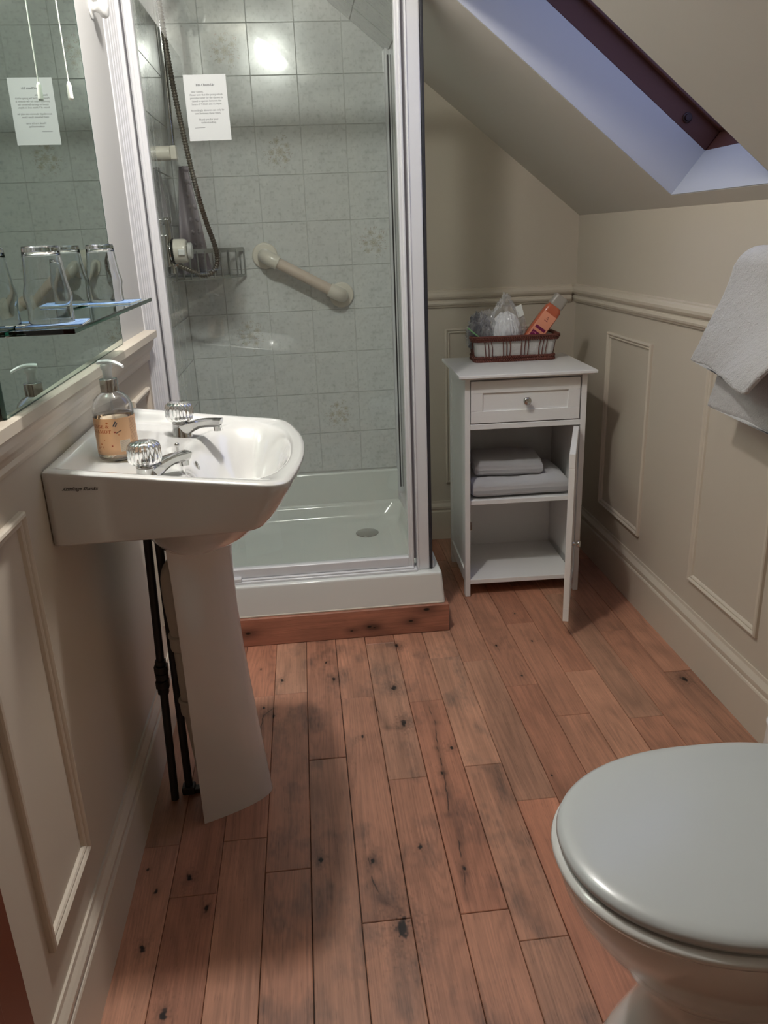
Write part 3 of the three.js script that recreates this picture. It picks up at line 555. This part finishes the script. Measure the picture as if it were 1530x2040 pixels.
  const mkTap = (x, y, z, s, turn) => {
    const t = part('tap', (() => {
      const body = [];
      body.push(lathe([[0, -.012], [.021, -.012], [.0225, -.010], [.0215, -.004], [.0175, .012], [.0165, .022], [.017, .026], [0, .027]], 32));
      const sp = [], n = 14;                           // flat tapering spout
      for (let i = 0; i <= n; i++) { const q = i / n, cx = lerp(.002, .088, q), w = lerp(.017, .0125, q), top = lerp(.0195, .029, q) + .004 * Math.sin(q * 3.14), th = lerp(.026, .014, sstep(0, .6, q)); sp.push([[cx, top, -w], [cx, top + .002, -w * .75], [cx, top + .0025, 0], [cx, top + .002, w * .75], [cx, top, w], [cx - .003 * q, top - th * .6, w * .95], [cx - .004 * q, top - th, w * .55], [cx - .004 * q, top - th, -w * .55], [cx - .003 * q, top - th * .6, -w * .95]]); }
      body.push(loft(sp, { crease: .6 }), cyl(.0085, .0085, .012, 24).translate(.078, .013, 0));
      return body;
    })(), M.chrome, b);
    t.position.set(x, y, z); t.scale.setScalar(s); t.rotation.y = turn;
    const k = part('knob', knobGeo, M.crystal, t, 'clear fluted acrylic knob'); k.position.y = .0275;
    const cap = part('cap', [cyl(.0085, .0075, .003, 24).translate(0, .0395 + .0275, 0), cyl(.005, .005, .024, 16).translate(0, .013 + .0275, 0)], M.chrome, t);
    return t;
  };
  mkTap(-.264, .796, -1.240, .94, .80); mkTap(-.252, .7975, -1.545, .95, -.22);
  part('waste_plug', lathe([[0, 0], [.022, 0], [.024, .003], [.02, .005], [0, .006]]).translate(-.135, .673, zc), M.chrome, b);
  part('overflow', lathe([[0, 0], [.008, 0], [.009, .002], [0, .003]]).rotateZ(-1.2).translate(-.212, .765, zc), M.chrome, b);
  part('chain_stay', [new THREE.SphereGeometry(.0045, 16, 12).translate(-.243, .806, -1.42), cyl(.003, .003, .02, 12).translate(-.243, .796, -1.42)], M.chrome, b);
  // maker's script on the near side
  const al = canvasTex(512, 128, (g, w, h) => { g.fillStyle = '#000'; g.fillRect(0, 0, w, h); g.fillStyle = '#fff'; g.strokeStyle = '#fff'; g.font = 'italic 58px serif'; g.save(); g.transform(1, .02, -.3, 1, 30, 0); g.fillText('Armitage Shanks', 14, 84); g.strokeStyle = '#fff'; g.lineWidth = 2.5; g.strokeText('Armitage Shanks', 14, 84); g.restore(); }); al.colorSpace = THREE.NoColorSpace;
  part('maker_script', new THREE.PlaneGeometry(.056, .014).rotateZ(-.03).translate(-.352, .8075, -1.1745), std({ color: rgb(.012, .01, .01), roughness: .5, alphaMap: al, transparent: true }), b, "maker's name in thin black script");
}
// soap bottle
{
  const s = thing('soap_bottle', 'clear pump bottle of amber hand soap standing on the basin', 'soap bottle', [-.3305, .8065, -1.356], 0);
  const outer = [[0, 0], [.0305, 0], [.033, .003], [.0335, .008], [.0335, .082], [.0326, .092], [.0288, .102], [.0218, .1095], [.0145, .1135], [.0135, .117]];
  part('bottle', lathe([...outer, [.0122, .117], [.0125, .1125], [.0206, .108], [.0276, .1003], [.0313, .0915], [.0322, .082], [.0322, .008], [.030, .003], [0, .0028]], 56), M.clearGlass, s);
  part('soap', lathe([[0, .0032], [.0300, .0034], [.0318, .008], [.0318, .0765], [0, .0765]], 48), phys({ color: rgb(1, .95, .9), transmission: 1, thickness: .06, roughness: 0, ior: 1.36, attenuationColor: rgb(.93, .52, .22), attenuationDistance: .2 }), s, 'amber liquid soap');
  const lab = canvasTex(1024, 512, (g, w, h) => {
    g.fillStyle = '#efc29a'; g.fillRect(0, 0, w, h); g.fillStyle = '#b0592b';
    g.font = 'bold 62px serif'; g.fillText('ORANGE &', 120, 130); g.fillText('BERGAMOT', 110, 200);
    g.font = 'bold 60px sans-serif'; g.fillText('nº 1', 260, 430); g.font = '22px sans-serif'; g.fillText('hand wash', 190, 480);
    for (const [x, y, r] of [[440, 60, 13], [520, 190, 12], [560, 230, 7], [330, 355, 11], [470, 380, 10], [380, 300, 7], [100, 330, 10]]) { g.fillStyle = ['#a8452a', '#c07038'][r % 2]; g.beginPath(); g.arc(x, y, r, 0, 7); g.fill(); }
    g.fillStyle = '#4b5160'; g.save(); g.translate(515, 90); g.rotate(.5); g.fillRect(-6, -55, 16, 74); g.fillRect(18, -40, 14, 54); g.restore(); g.save(); g.translate(560, 190); g.rotate(-.5); g.fillStyle = '#8a6a58'; g.fillRect(-30, -8, 74, 15); g.restore();
    g.fillStyle = '#efe4d4'; g.fillRect(560, 310, 130, 160); g.fillStyle = '#3b3b44'; for (let k = 0; k < 17; k++) g.fillRect(566, 318 + k * 9, 118, 2 + (k * 5) % 5);
    g.fillStyle = '#6d4a38'; for (let k = 0; k < 24; k++) g.fillRect(712, 30 + k * 16, 90 + (k * 37) % 40, 4); g.fillRect(720, 430, 60, 30);
  });
  const a0 = -2.25, a1 = 2.0, lg = new THREE.CylinderGeometry(.0339, .0339, .062, 64, 1, true, 0, 4.25).rotateY(-1.98).translate(0, .043, 0);
  part('label', lg, phys({ map: lab, roughness: .35, transmission: .35, thickness: 0 }), s, 'peach printed label with a barcode');
  part('collar', lathe([[0, .114], [.0142, .114], [.0146, .115], [.0146, .1345], [.014, .1358], [0, .1358]], 40), M.chrome, s, 'chrome collar');
  const pw = phys({ color: rgb(.86, .87, .86), transmission: .25, thickness: 0, roughness: .35 });
  part('pump', [lathe([[0, .1358], [.0075, .1358], [.0075, .150], [.0095, .153], [.0095, .1585], [.007, .161], [0, .1615]], 28),
    (() => { const r = []; for (let i = 0; i <= 10; i++) { const q = i / 10, x = lerp(-.012, .0295, q), y = .1625 + .0035 * Math.sin(q * 2.6) - .009 * q * q, w = lerp(.0095, .0042, q), hh = lerp(.0035, .0026, q); r.push(Array.from({ length: 12 }, (_, k) => { const a = k / 12 * 6.283; return [x, y + hh * Math.sin(a), w * Math.cos(a)]; })); } return loft(r).rotateY(-.25); })()], pw, s, 'translucent white pump head');
  part('dip_tube', rod([0, .01, .004], [0, .115, 0], .0022), M.film, s);
}
// pipework behind the pedestal
{
  const p = thing('water_pipe', 'dark painted water pipe with a compression coupling under the basin', 'pipe', [-.352, 0, -1.472]);
  part('pipe', rod([0, -.005, 0], [.014, .705, -.048], .0085, 20), M.pipe, p);
  const at = y => [.014 * y / .705, y, -.048 * y / .705];
  part('coupling', [[.262, .0125, .012], [.278, .0155, .016], [.296, .0135, .013], [.312, .0155, .016], [.326, .0120, .011]].map(([y, r, h]) => cyl(r, r, h, y === .296 ? 24 : 6).translate(...at(y))), M.pipe, p);
  part('union_nut', [cyl(.013, .013, .022, 6).translate(...at(.61)), cyl(.0115, .0115, .02, 20).translate(...at(.63))], M.pipe, p);
  const q = thing('water_pipe', 'dark painted water pipe without a coupling beside the pedestal', 'pipe', [-.323, 0, -1.490]);
  part('pipe', rod([0, -.005, 0], [.008, .69, -.012], .0085, 20), M.pipe, q);
  part('floor_clip', [bx(-.014, .014, 0, .018, -.013, .013, .003), bx(.012, .05, 0, .011, -.009, .009, .002)], M.pipe, q);
  const w = thing('waste_pipe', 'cream plastic waste pipe behind the basin pedestal', 'pipe');
  part('pipe', tube([[-.245, .575, -1.46], [-.272, .566, -1.455], [-.289, .545, -1.452], [-.2925, .50, -1.45], [-.2865, .39, -1.452], [-.2845, .25, -1.454], [-.274, .08, -1.458], [-.272, -.002, -1.46]], .0205, 60, 20), M.waste, w);
  for (const y of [.395, .245]) part('socket_collar', lathe([[.0205, -.018], [.0235, -.017], [.0245, -.012], [.0245, .010], [.0265, .012], [.0265, .016], [.0205, .018]], 28).translate(y > .3 ? -.2868 : -.2842, y, -1.452), M.waste, w);
}

// ---------------------------------------------------------------- cabinet
const CAB = { x: .666, z: -2.352, turn: -.035 };
const cabPt = (x, y, z) => { const c = Math.cos(CAB.turn), s = Math.sin(CAB.turn); return [CAB.x + x * c + z * s, y, CAB.z - x * s + z * c]; };
{
  const c = thing('bathroom_cabinet', 'small white wooden cabinet with one drawer and its door standing open', 'cabinet', [CAB.x, 0, CAB.z], CAB.turn);
  const hw = .1905, D = .325, H = .7305, t = .017, m = M.cabinet;
  const side = s => { const x = s * hw, i = x - s * t, lo = Math.min(x, i), hi = Math.max(x, i), p0 = Math.min(x - s * .005, i), p1 = Math.max(x - s * .005, i);
    return [bx(lo, hi, 0, H, -.028, 0, .0015), bx(lo, hi, 0, H, -D, -D + .028, .0015), bx(p0, p1, .05, H, -D + .02, -.02, .001), bx(lo, hi, .048, .088, -D + .027, -.027, .0015), bx(lo, hi, H - .04, H, -D + .027, -.027, .0015)]; };
  part('side_panel', side(-1), m, c); part('side_panel', side(1), m, c);
  part('top_panel', [bx(-hw - .022, hw + .022, H + .003, .7435, -D - .022, .030, .002), bx(-hw - .014, hw + .014, H - .001, H + .0035, -D - .012, .020, .001)], m, c);
  part('back_panel', bx(-hw + t, hw - t, .045, H, -D + .003, -D + .009, .001), m, c);
  part('base_shelf', bx(-hw + t, hw - t, .044, .060, -D + .008, -.002, .0015), m, c);
  part('middle_shelf', bx(-hw + t, hw - t, .318, .333, -D + .008, -.012, .0015), m, c);
  part('front_rail', bx(-hw + t, hw - t, .569, .586, -.035, 0, .0015), m, c);
  part('front_rail', bx(-hw + t, hw - t, .721, H, -.035, -.012, .001), m, c);
  part('catch', bx(-hw + t, -hw + t + .006, .235, .262, -.012, -.004, .001), M.steel, c, 'small metal magnet catch');
  const shaker = (w, h, th, b) => [bx(0, w, 0, b, 0, th, .0012), bx(0, w, h - b, h, 0, th, .0012), bx(0, b, b, h - b, 0, th, .0012), bx(w - b, w, b, h - b, 0, th, .0012), bx(b - .002, w - b + .002, b - .002, h - b + .002, .005, th - .005, .001)];
  const knob = () => lathe([[0, 0], [.007, 0], [.0055, .003], [.005, .009], [.0075, .012], [.0105, .016], [.011, .0195], [.0085, .023], [.004, .0245], [0, .0247]], 28);
  const dw = 2 * (hw - t) - .006;
  const dr = part('drawer', [...shaker(dw, .130, .017, .037).map(g => g.translate(-dw / 2 - .0012, .5895, -.017)), plain(-dw / 2 + .01, dw / 2 - .01, .592, .70, -D + .02, -.017)], m, c);
  part('knob', knob().scale(1.15, 1, 1.15).rotateX(Math.PI / 2).translate(0, .6555, -.001), M.chrome, dr);
  const dh = .512, dgw = dw - .002, door = part('door', shaker(dgw, dh, .017, .042).map(g => g.translate(-dgw, 0, -.017)), m, c);
  door.position.set(hw - t - .003, .053, -.001); door.rotation.y = 69.5 * Math.PI / 180 + .035;
  part('knob', knob().rotateX(Math.PI / 2).translate(-dgw + .021, dh * .47, 0), M.chrome, door);
  for (const y of [.06, dh - .095]) part('hinge', bx(-.012, .002, y, y + .035, -.022, -.017, .001), M.steel, door);
}
// folded towels in the cabinet: each a wad of cloth folded round at the front
function foldedTowel(name, label, w, h, d, layers, pos, turn, seed) {
  const t = thing(name, label, 'towel', pos, turn);
  for (let L = 0; L < layers; L++) {
    const lh = h / layers, rings = [], n = 40, W = w * (1 - .02 * L);
    for (let j = 0; j <= n; j++) {
      const x = (j / n - .5) * W, e = Math.min(1, Math.min(j, n - j) / 3.2 + .25), sq = Math.sqrt(1 - (1 - Math.min(1, e)) ** 2), r = [];
      for (let i = 0; i < 44; i++) {
        const a = i / 44 * 6.2832, ca = Math.cos(a), sa = Math.sin(a); const pz = Math.sign(ca) * Math.pow(Math.abs(ca), .5) * d / 2, py = Math.sign(sa) * Math.pow(Math.abs(sa), .62) * lh / 2;
        const front = pz > d * .25 ? 1 : 0, crease = .004 * Math.exp(-Math.pow((py / lh - .02) / .07, 2)) * front;
        const q = (fbm(x * 11 + seed, pz * 11 + L * 5, seed) - .45) * .022 * (sa > 0 ? 1 : .1);
        r.push([x * (1 - .02 * Math.abs(py / lh)) + .006 * (vnoise(pz * 22, seed + L, 4) - .5), lh * (L + .5) + py * sq + q * sstep(.1, .5, sq), pz * (.96 + .04 * sq) + .007 * (vnoise(x * 17, L * 3 + seed, 8) - .5) - crease]);
      } rings.push(r);
    }
    part('fold', loft(rings), M.foldTowel, t);
  } return t;
}
foldedTowel('folded_towel', 'larger folded white bath towel lying on the middle cabinet shelf', .322, .060, .262, 1, cabPt(-.004, .332, -.150), CAB.turn + .02, 3);
foldedTowel('folded_towel', 'smaller folded white towel lying on top of the larger folded towel', .222, .052, .215, 1, cabPt(-.028, .389, -.170), CAB.turn - .05, 8);
// basket ---------------------------------------------------
const BK = { pos: [.687, .7437, -2.612], turn: -.05 };
const BS = .9; const bkPt = (x, y, z) => { x *= BS; z *= BS; const c = Math.cos(BK.turn), s = Math.sin(BK.turn); return [BK.pos[0] + x * c + z * s, BK.pos[1] + y, BK.pos[2] - x * s + z * c]; };
{
  const b = thing('wicker_basket', 'dark brown wicker basket with white lining standing on the white cabinet', 'basket', BK.pos, BK.turn); b.scale.set(BS, 1, BS);
  const R = (w, d, r, y) => rrect(0, 0, w, d, r, 12, y);
  const lerpR = (t, o = 0) => R(lerp(.288, .312, t) + o, lerp(.118, .138, t) + o, .018, lerp(.004, .078, t));
  part('lining', loft([lerpR(0, -.012), lerpR(.2, -.008), lerpR(.5, -.009), lerpR(.8, -.007), lerpR(1, -.008), lerpR(1, -.014), lerpR(.5, -.015), lerpR(.1, -.018)], { capStart: true, capEnd: true }), M.linen, b, 'white cloth lining');
  const rope = (y, w, d, r, ph) => { const base = rrect(0, 0, w, d, .02, 12, y), c = new THREE.CatmullRomCurve3(base.map(p => V3(...p)), true), n = 420, pts = []; for (let i = 0; i < n; i++) { const p = c.getPointAt(i / n), a = i / n * 6.2832 * 60 + ph; const o = p.clone().setY(0).normalize(); pts.push([p.x + o.x * r * Math.cos(a), p.y + r * Math.sin(a), p.z + o.z * r * Math.cos(a)]); } return tube(pts, r * .95, 840, 6, true); };
  part('rim', [rope(.079, .318, .144, .0034, 0), rope(.079, .318, .144, .0034, 3.14), rope(.0715, .312, .139, .003, 0), rope(.0715, .312, .139, .003, 3.14), tube(rrect(0, 0, .324, .150, .022, 12, .083), .0032, 200, 8, true)], M.wicker, b);
  part('base_braid', [rope(.0045, .292, .121, .0034, 0), rope(.0045, .292, .121, .0034, 3.14), rope(.0145, .293, .122, .003, 0), rope(.0145, .293, .122, .003, 3.14)], M.wicker, b);
  for (const s of [1, -1]) for (let k = 0; k < 4; k++) for (let i = -1; i <= 1; i++) { const x = -.098 + k * .0655 + i * .0115, y0 = .015, y1 = .072; part('spoke', tube([[x * .98, y0, s * .0605], [x + .0015 * i, .045, s * .0665], [x * 1.05, y1, s * .0695]], .0017, 12, 6), M.wicker, b); }
  for (const s of [1, -1]) for (let i = -2; i <= 2; i++) part('spoke', tube([[s * .1455, .015, i * .016], [s * .151, .045, i * .0165], [s * .155, .072, i * .017]], .0017, 12, 6), M.wicker, b);
}
{
  const g = thing('shower_cap_packet', 'clear packet with a crumpled grey item and green edge in the basket', 'packet', bkPt(-.112, .018, .0), BK.turn + .2);
  const cr = (x, y, z, s, a) => 1 + a * (noise3(x * 2.3 + s, y * 2.3, z * 2.3, s) - .5) + a * .7 * (noise3(x * 6 + s, y * 6, z * 6, s + 5) - .5);
  part('contents', ico(1, 24, (x, y, z) => { const q = cr(x, y, z, 21, .9); return [x * .040 * q - .006, .072 + y * .056 * q, z * .030 * q]; }), std({ color: rgb(.16, .155, .165), roughness: .55 }), g, 'crumpled grey contents');
  part('film', ico(1, 20, (x, y, z) => { const q = cr(x, y, z, 33, .8); return [x * .050 * q, .070 + y * .062 * q, z * .036 * q]; }), M.film, g, 'clear crinkled film');
  part('green_edge', rod([-.062, .095, .03], [-.022, .058, .052], .0022, 8), std({ color: rgb(.22, .48, .2), roughness: .5 }), g, 'green seal strip');
  const w = thing('bath_puff_bag', 'white bath puff wrapped in a clear twisted bag in the basket', 'bath puff', bkPt(-.028, .020, .0), BK.turn); w.scale.set(.95, 1.17, .95);
  part('puff', ico(1, 30, (x, y, z) => { const q = cr(x, y, z, 5, .25) * (1 - .28 * Math.max(0, y)); return [x * .054 * q + .004, .064 + y * .070 * q, z * .046 * q]; }), std({ color: rgb(.78, .79, .80), roughness: .9, bumpMap: terry, bumpScale: .002 }), w);
  part('wrapper', ico(1, 24, (x, y, z) => { const q = cr(x, y, z, 9, .5), tp = sstep(.3, 1, y); return [x * .066 * q * (1 - .55 * tp) + .002, .068 + y * .074 * q + tp * .018, z * .052 * q * (1 - .5 * tp)]; }), M.film, w, 'clear plastic wrapper');
  part('paper_tag', bx(-.011, .011, -.016, .016, -.0008, .0008, .0003).rotateZ(.35).translate(.045, .118, .03), std({ color: rgb(.76, .78, .74), roughness: .6 }), w);
  // leaning body wash bottle
  const lab = canvasTex(256, 512, (c, W, H) => { c.fillStyle = '#f0a283'; c.fillRect(0, 0, W, H); c.strokeStyle = '#8d3a33'; c.lineWidth = 5; c.beginPath(); c.moveTo(128, 40); c.lineTo(112, 70); c.lineTo(146, 70); c.closePath(); c.stroke(); c.fillStyle = '#8d3a33'; c.fillRect(96, 88, 64, 8); c.fillStyle = '#7e1f4e'; c.fillRect(30, 180, 200, 34); c.fillRect(30, 246, 200, 240); c.strokeStyle = '#e98fb0'; c.lineWidth = 9; for (let k = 0; k < 5; k++) { c.beginPath(); c.moveTo(46, 286 + k * 42); c.quadraticCurveTo(90 + (k % 2) * 50, 250 + k * 42, 130, 290 + k * 42); c.quadraticCurveTo(180, 310 + k * 42, 214, 270 + k * 42); c.stroke(); } });
  const B = thing('body_wash_bottle', 'orange body wash bottle with purple label leaning in the basket', 'bottle', bkPt(.026, .012, .004), 0); B.scale.set(1.12, 1.28, 1.1);
  B.rotation.set(.0, -.1, -.64);
  const O = (w, d, y, r = .012) => rrect(0, 0, w, d, r, 10, y);
  part('bottle', loft([O(.046, .030, .008), O(.050, .034, .012), O(.052, .036, .05), O(.052, .036, .12), O(.050, .034, .142), O(.040, .028, .150), O(.026, .026, .153, .012)]), phys({ color: rgb(.75, .20, .10), roughness: .25, transmission: .35, thickness: 0, clearcoat: .6 }), B);
  const lg = bx(-.0215, .0215, .016, .128, .0178, .0186, .0002), P = lg.attributes.position, uv = lg.attributes.uv; for (let i = 0; i < P.count; i++) uv.setXY(i, (P.getX(i) + .0215) / .043, (P.getY(i) - .016) / .112);
  part('label', lg, std({ map: lab, roughness: .4 }), B, 'peach and purple label');
  part('cap', loft([O(.044, .030, .1505), O(.046, .032, .153), O(.045, .031, .176), O(.041, .027, .180)]), phys({ color: rgb(.62, .59, .54), transmission: .5, thickness: 0, roughness: .35 }), B, 'translucent white cap');
}

// ---------------------------------------------------------------- towels on the right wall
{
  const r = thing('towel_rail', 'towel rail on the right wall carrying two white towels', 'towel rail');
  part('bar', rod([.945, 1.062, -1.62], [.945, 1.062, -1.02], .008, 20), M.chrome, r);
  for (const z of [-1.60, -1.04]) part('bracket', [rod([XR, 1.062, z], [.945, 1.062, z], .008, 16), lathe([[0, 0], [.022, 0], [.021, .005], [0, .007]]).rotateZ(Math.PI / 2).translate(XR, 1.062, z)], M.chrome, r);
}
const edgeAt = (e, s) => { for (let i = 1; i < e.length; i++) if (s <= e[i][0]) return lerp(e[i - 1][1], e[i][1], (s - e[i - 1][0]) / (e[i][0] - e[i - 1][0])); return e.at(-1)[1]; };
function hangingTowel(name, label, o) {
  // cloth over the bar: u runs along the bar, v from the back hem over the top to the front hem
  const nu = 90, nv = 150, F = [], th = o.th;
  const P = (u, v) => {
    const rr = o.r, topA = .22, back = .33; let x, y, s;
    if (v < back) { const t = v / back; y = lerp(o.backY, 1.062, t); x = .945 + rr; s = 1 - t; }
    else if (v < back + topA) { const a = (v - back) / topA * Math.PI; x = .945 + rr * Math.cos(a); y = 1.062 + rr * 1.15 * Math.sin(a); s = 0; }
    else { const t = (v - back - topA) / (1 - back - topA); s = t; const fx = lerp(o.x0, o.x1, u); x = lerp(.945 - rr, fx, sstep(0, .9, t)); y = lerp(1.062, lerp(o.y0, o.y1, u), t); }
    let zl = o.edge && v >= back ? edgeAt(o.edge, s) : lerp(o.zt, o.zb, v < back ? s * .5 : s), zr = lerp(o.zt2, o.zb2, s);
    const rnd0 = v > back && v < back + topA ? 1 : 0;
    if (rnd0) { const a = Math.sin((v - back) / topA * Math.PI); zl += .03 * a * (o.edge ? 1 : .4); }
    const z = lerp(zl, zr, u); x -= .006 * Math.sin(u * 7 + s * 2) * s * (o.wave ?? 1); y += .003 * Math.sin(u * 15 + s * 4) * s;
    return V3(x, y, z);
  };
  const rings = [];
  for (let j = 0; j <= nv; j++) {
    const a = [], b = [];
    for (let i = 0; i <= nu; i++) {
      const u = i / nu, v = j / nv, p = P(u, v), du = P(Math.min(1, u + .01), v).sub(P(Math.max(0, u - .01), v)), dv = P(u, Math.min(1, v + .008)).sub(P(u, Math.max(0, v - .008))), n = dv.cross(du).normalize();
      const e = Math.min(1, Math.min(i, nu - i) / 2 + .35) * Math.min(1, Math.min(j, nv - j) / 2 + .5), k = th * e / 2 + .0016 * (fbm(u * 22, v * 30, o.seed) - .5) + 0.0014 * (vnoise(u * 60, v * 90, o.seed + 4) - .5);
      a.push([p.x + n.x * k, p.y + n.y * k, p.z + n.z * k]); b.push([p.x - n.x * k, p.y - n.y * k, p.z - n.z * k]);
    }
    rings.push([...a, ...b.reverse()]);
  }
  const g = loft(rings), uv = g.attributes.uv, pp = g.attributes.position; for (let i = 0; i < uv.count; i++) uv.setXY(i, pp.getZ(i), pp.getY(i) * 1);
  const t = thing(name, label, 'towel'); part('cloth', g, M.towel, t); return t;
}
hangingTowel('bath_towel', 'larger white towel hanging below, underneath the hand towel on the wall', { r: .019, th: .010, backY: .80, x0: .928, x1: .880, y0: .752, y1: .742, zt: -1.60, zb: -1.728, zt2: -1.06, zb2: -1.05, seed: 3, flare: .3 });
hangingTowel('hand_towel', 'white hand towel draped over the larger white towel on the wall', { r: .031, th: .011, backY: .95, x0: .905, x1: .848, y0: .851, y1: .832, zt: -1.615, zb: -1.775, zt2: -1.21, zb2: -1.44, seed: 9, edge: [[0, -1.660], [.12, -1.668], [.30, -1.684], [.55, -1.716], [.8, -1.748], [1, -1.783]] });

// ---------------------------------------------------------------- toilet
{
  const t = thing('toilet', 'white toilet with closed lid at the lower right by the wall', 'toilet');
  const zc = -.771, egg = (y, tip, back, hw, pw = 2.15) => { const cx = lerp(tip, back, .55), o = []; for (let i = 0; i < 96; i++) { const a = i / 96 * 6.2832, c = Math.cos(a), s = Math.sin(a), rx = c < 0 ? cx - tip : back - cx, p = c < 0 ? pw : 3.2; o.push([cx + Math.sign(c) * Math.pow(Math.abs(c), 2 / p) * rx, y, zc + Math.sign(s) * Math.pow(Math.abs(s), 2 / p) * hw]); } return o; };
  part('lid', loft([egg(.4005, 0.2880, .71, 0.1695), egg(.402, 0.2815, .716, 0.1760), egg(.408, 0.2785, .718, 0.1775), egg(.414, 0.2805, .717, 0.1770), egg(.4185, 0.2870, .713, 0.1705), egg(.421, 0.2990, .70, 0.1595), egg(.4228, 0.3220, .68, 0.1385), egg(.4245, 0.4120, .60, 0.0635)]), M.lid, t);
  part('seat', loft([egg(0.3835, 0.28, 0.7, 0.176), egg(0.3855, 0.2745, 0.705, 0.1815), egg(0.391, 0.2725, 0.706, 0.1835), egg(0.396, 0.2745, 0.704, 0.1815), egg(0.3985, 0.282, 0.7, 0.175)]), M.toilet, t);
  part('pan', loft([egg(0, 0.347, 0.8, 0.126), egg(0.02, 0.35, 0.8, 0.124), egg(0.06, 0.364, 0.795, 0.11), egg(0.1, 0.388, 0.79, 0.099), egg(0.14, 0.411, 0.79, 0.094), egg(0.17, 0.413, 0.785, 0.096), egg(0.195, 0.388, 0.782, 0.108), egg(0.22, 0.363, 0.78, 0.122), egg(0.25, 0.342, 0.778, 0.136), egg(0.28, 0.322, 0.775, 0.15), egg(0.315, 0.3, 0.77, 0.164), egg(0.345, 0.287, 0.77, 0.1725), egg(0.37, 0.28, 0.77, 0.1755), egg(0.381, 0.28, 0.768, 0.1745)]), M.toilet, t);
  part('cistern', loft([rrect(.905, zc, .15, .34, .03, 10, .39), rrect(.90, zc, .175, .37, .03, 10, .42), rrect(.90, zc, .19, .40, .03, 10, .70)]), M.toilet, t);
  part('cistern_lid', loft([rrect(.898, zc, .198, .41, .03, 10, .701), rrect(.898, zc, .205, .42, .03, 10, .706), rrect(.898, zc, .205, .42, .03, 10, .725), rrect(.898, zc, .19, .40, .03, 10, .733)]), M.toilet, t);
  part('flush_lever', rod([.80, .66, zc + .15], [.785, .655, zc + .08], .006), M.chrome, t);
  for (const s of [-1, 1]) part('hinge', lathe([[0, 0], [.014, 0], [.015, .004], [.013, .02], [0, .022]], 24).translate(.735, .385, zc + s * .08), M.toilet, t);
}
{
  const b = thing('toilet_brush', 'white plastic toilet brush holder between the toilet and right wall', 'toilet brush', [.945, 0, -1.30]);
  part('holder', lathe([[0, 0], [.058, 0], [.060, .006], [.057, .03], [.047, .10], [.045, .16], [.048, .165], [.043, .168], [.040, .16], [0, .03]], 40), M.white, b);
  part('handle', lathe([[0, .1], [.006, .1], [.0075, .17], [.034, .172], [.034, .180], [.010, .186], [.008, .30], [.0125, .33], [.013, .36], [.009, .375], [0, .377]], 28), M.white, b);
}

// ---------------------------------------------------------------- ceiling lamp
{
  const n = V3(-.62, -.785, 0).normalize(), q = new THREE.Quaternion().setFromUnitVectors(V3(0, 1, 0), n), base = slopePos((1.01 + .05) * SL, 0, LAMP.pos[2]);
  const L = thing('ceiling_lamp', 'round opal glass lamp on the sloping ceiling above the room', 'lamp', base); L.quaternion.copy(q);
  part('base', lathe([[0, 0], [.115, 0], [.118, .004], [.112, .014], [0, .014]]), M.white, L);
  const dome = part('shade', lathe([[.088, .012], [.090, .028], [.083, .046], [.066, .061], [.038, .071], [0, .074]]), std({ color: rgb(.9, .88, .84), emissive: LAMP.color, emissiveIntensity: 10, roughness: .3 }), L, 'glowing opal shade');
  const lt = new THREE.PointLight(LAMP.color, LAMP.power, 0, 2); lt.position.set(base[0] + n.x * .03, base[1] + n.y * .03, base[2]); lt.castShadow = true; lt.shadow.radius = 2.6; scene.add(lt);
  // the shade is flat: more of its face is seen from below than from the side
  const dn = new THREE.SpotLight(LAMP.color, LAMP.down, 0, Math.PI / 2 * .98, 1, 2); dn.position.copy(lt.position); dn.target.position.copy(lt.position).addScaledVector(n, 1); dn.castShadow = true; dn.shadow.radius = 2.6; scene.add(dn, dn.target);
}

renderer.render(scene, camera);
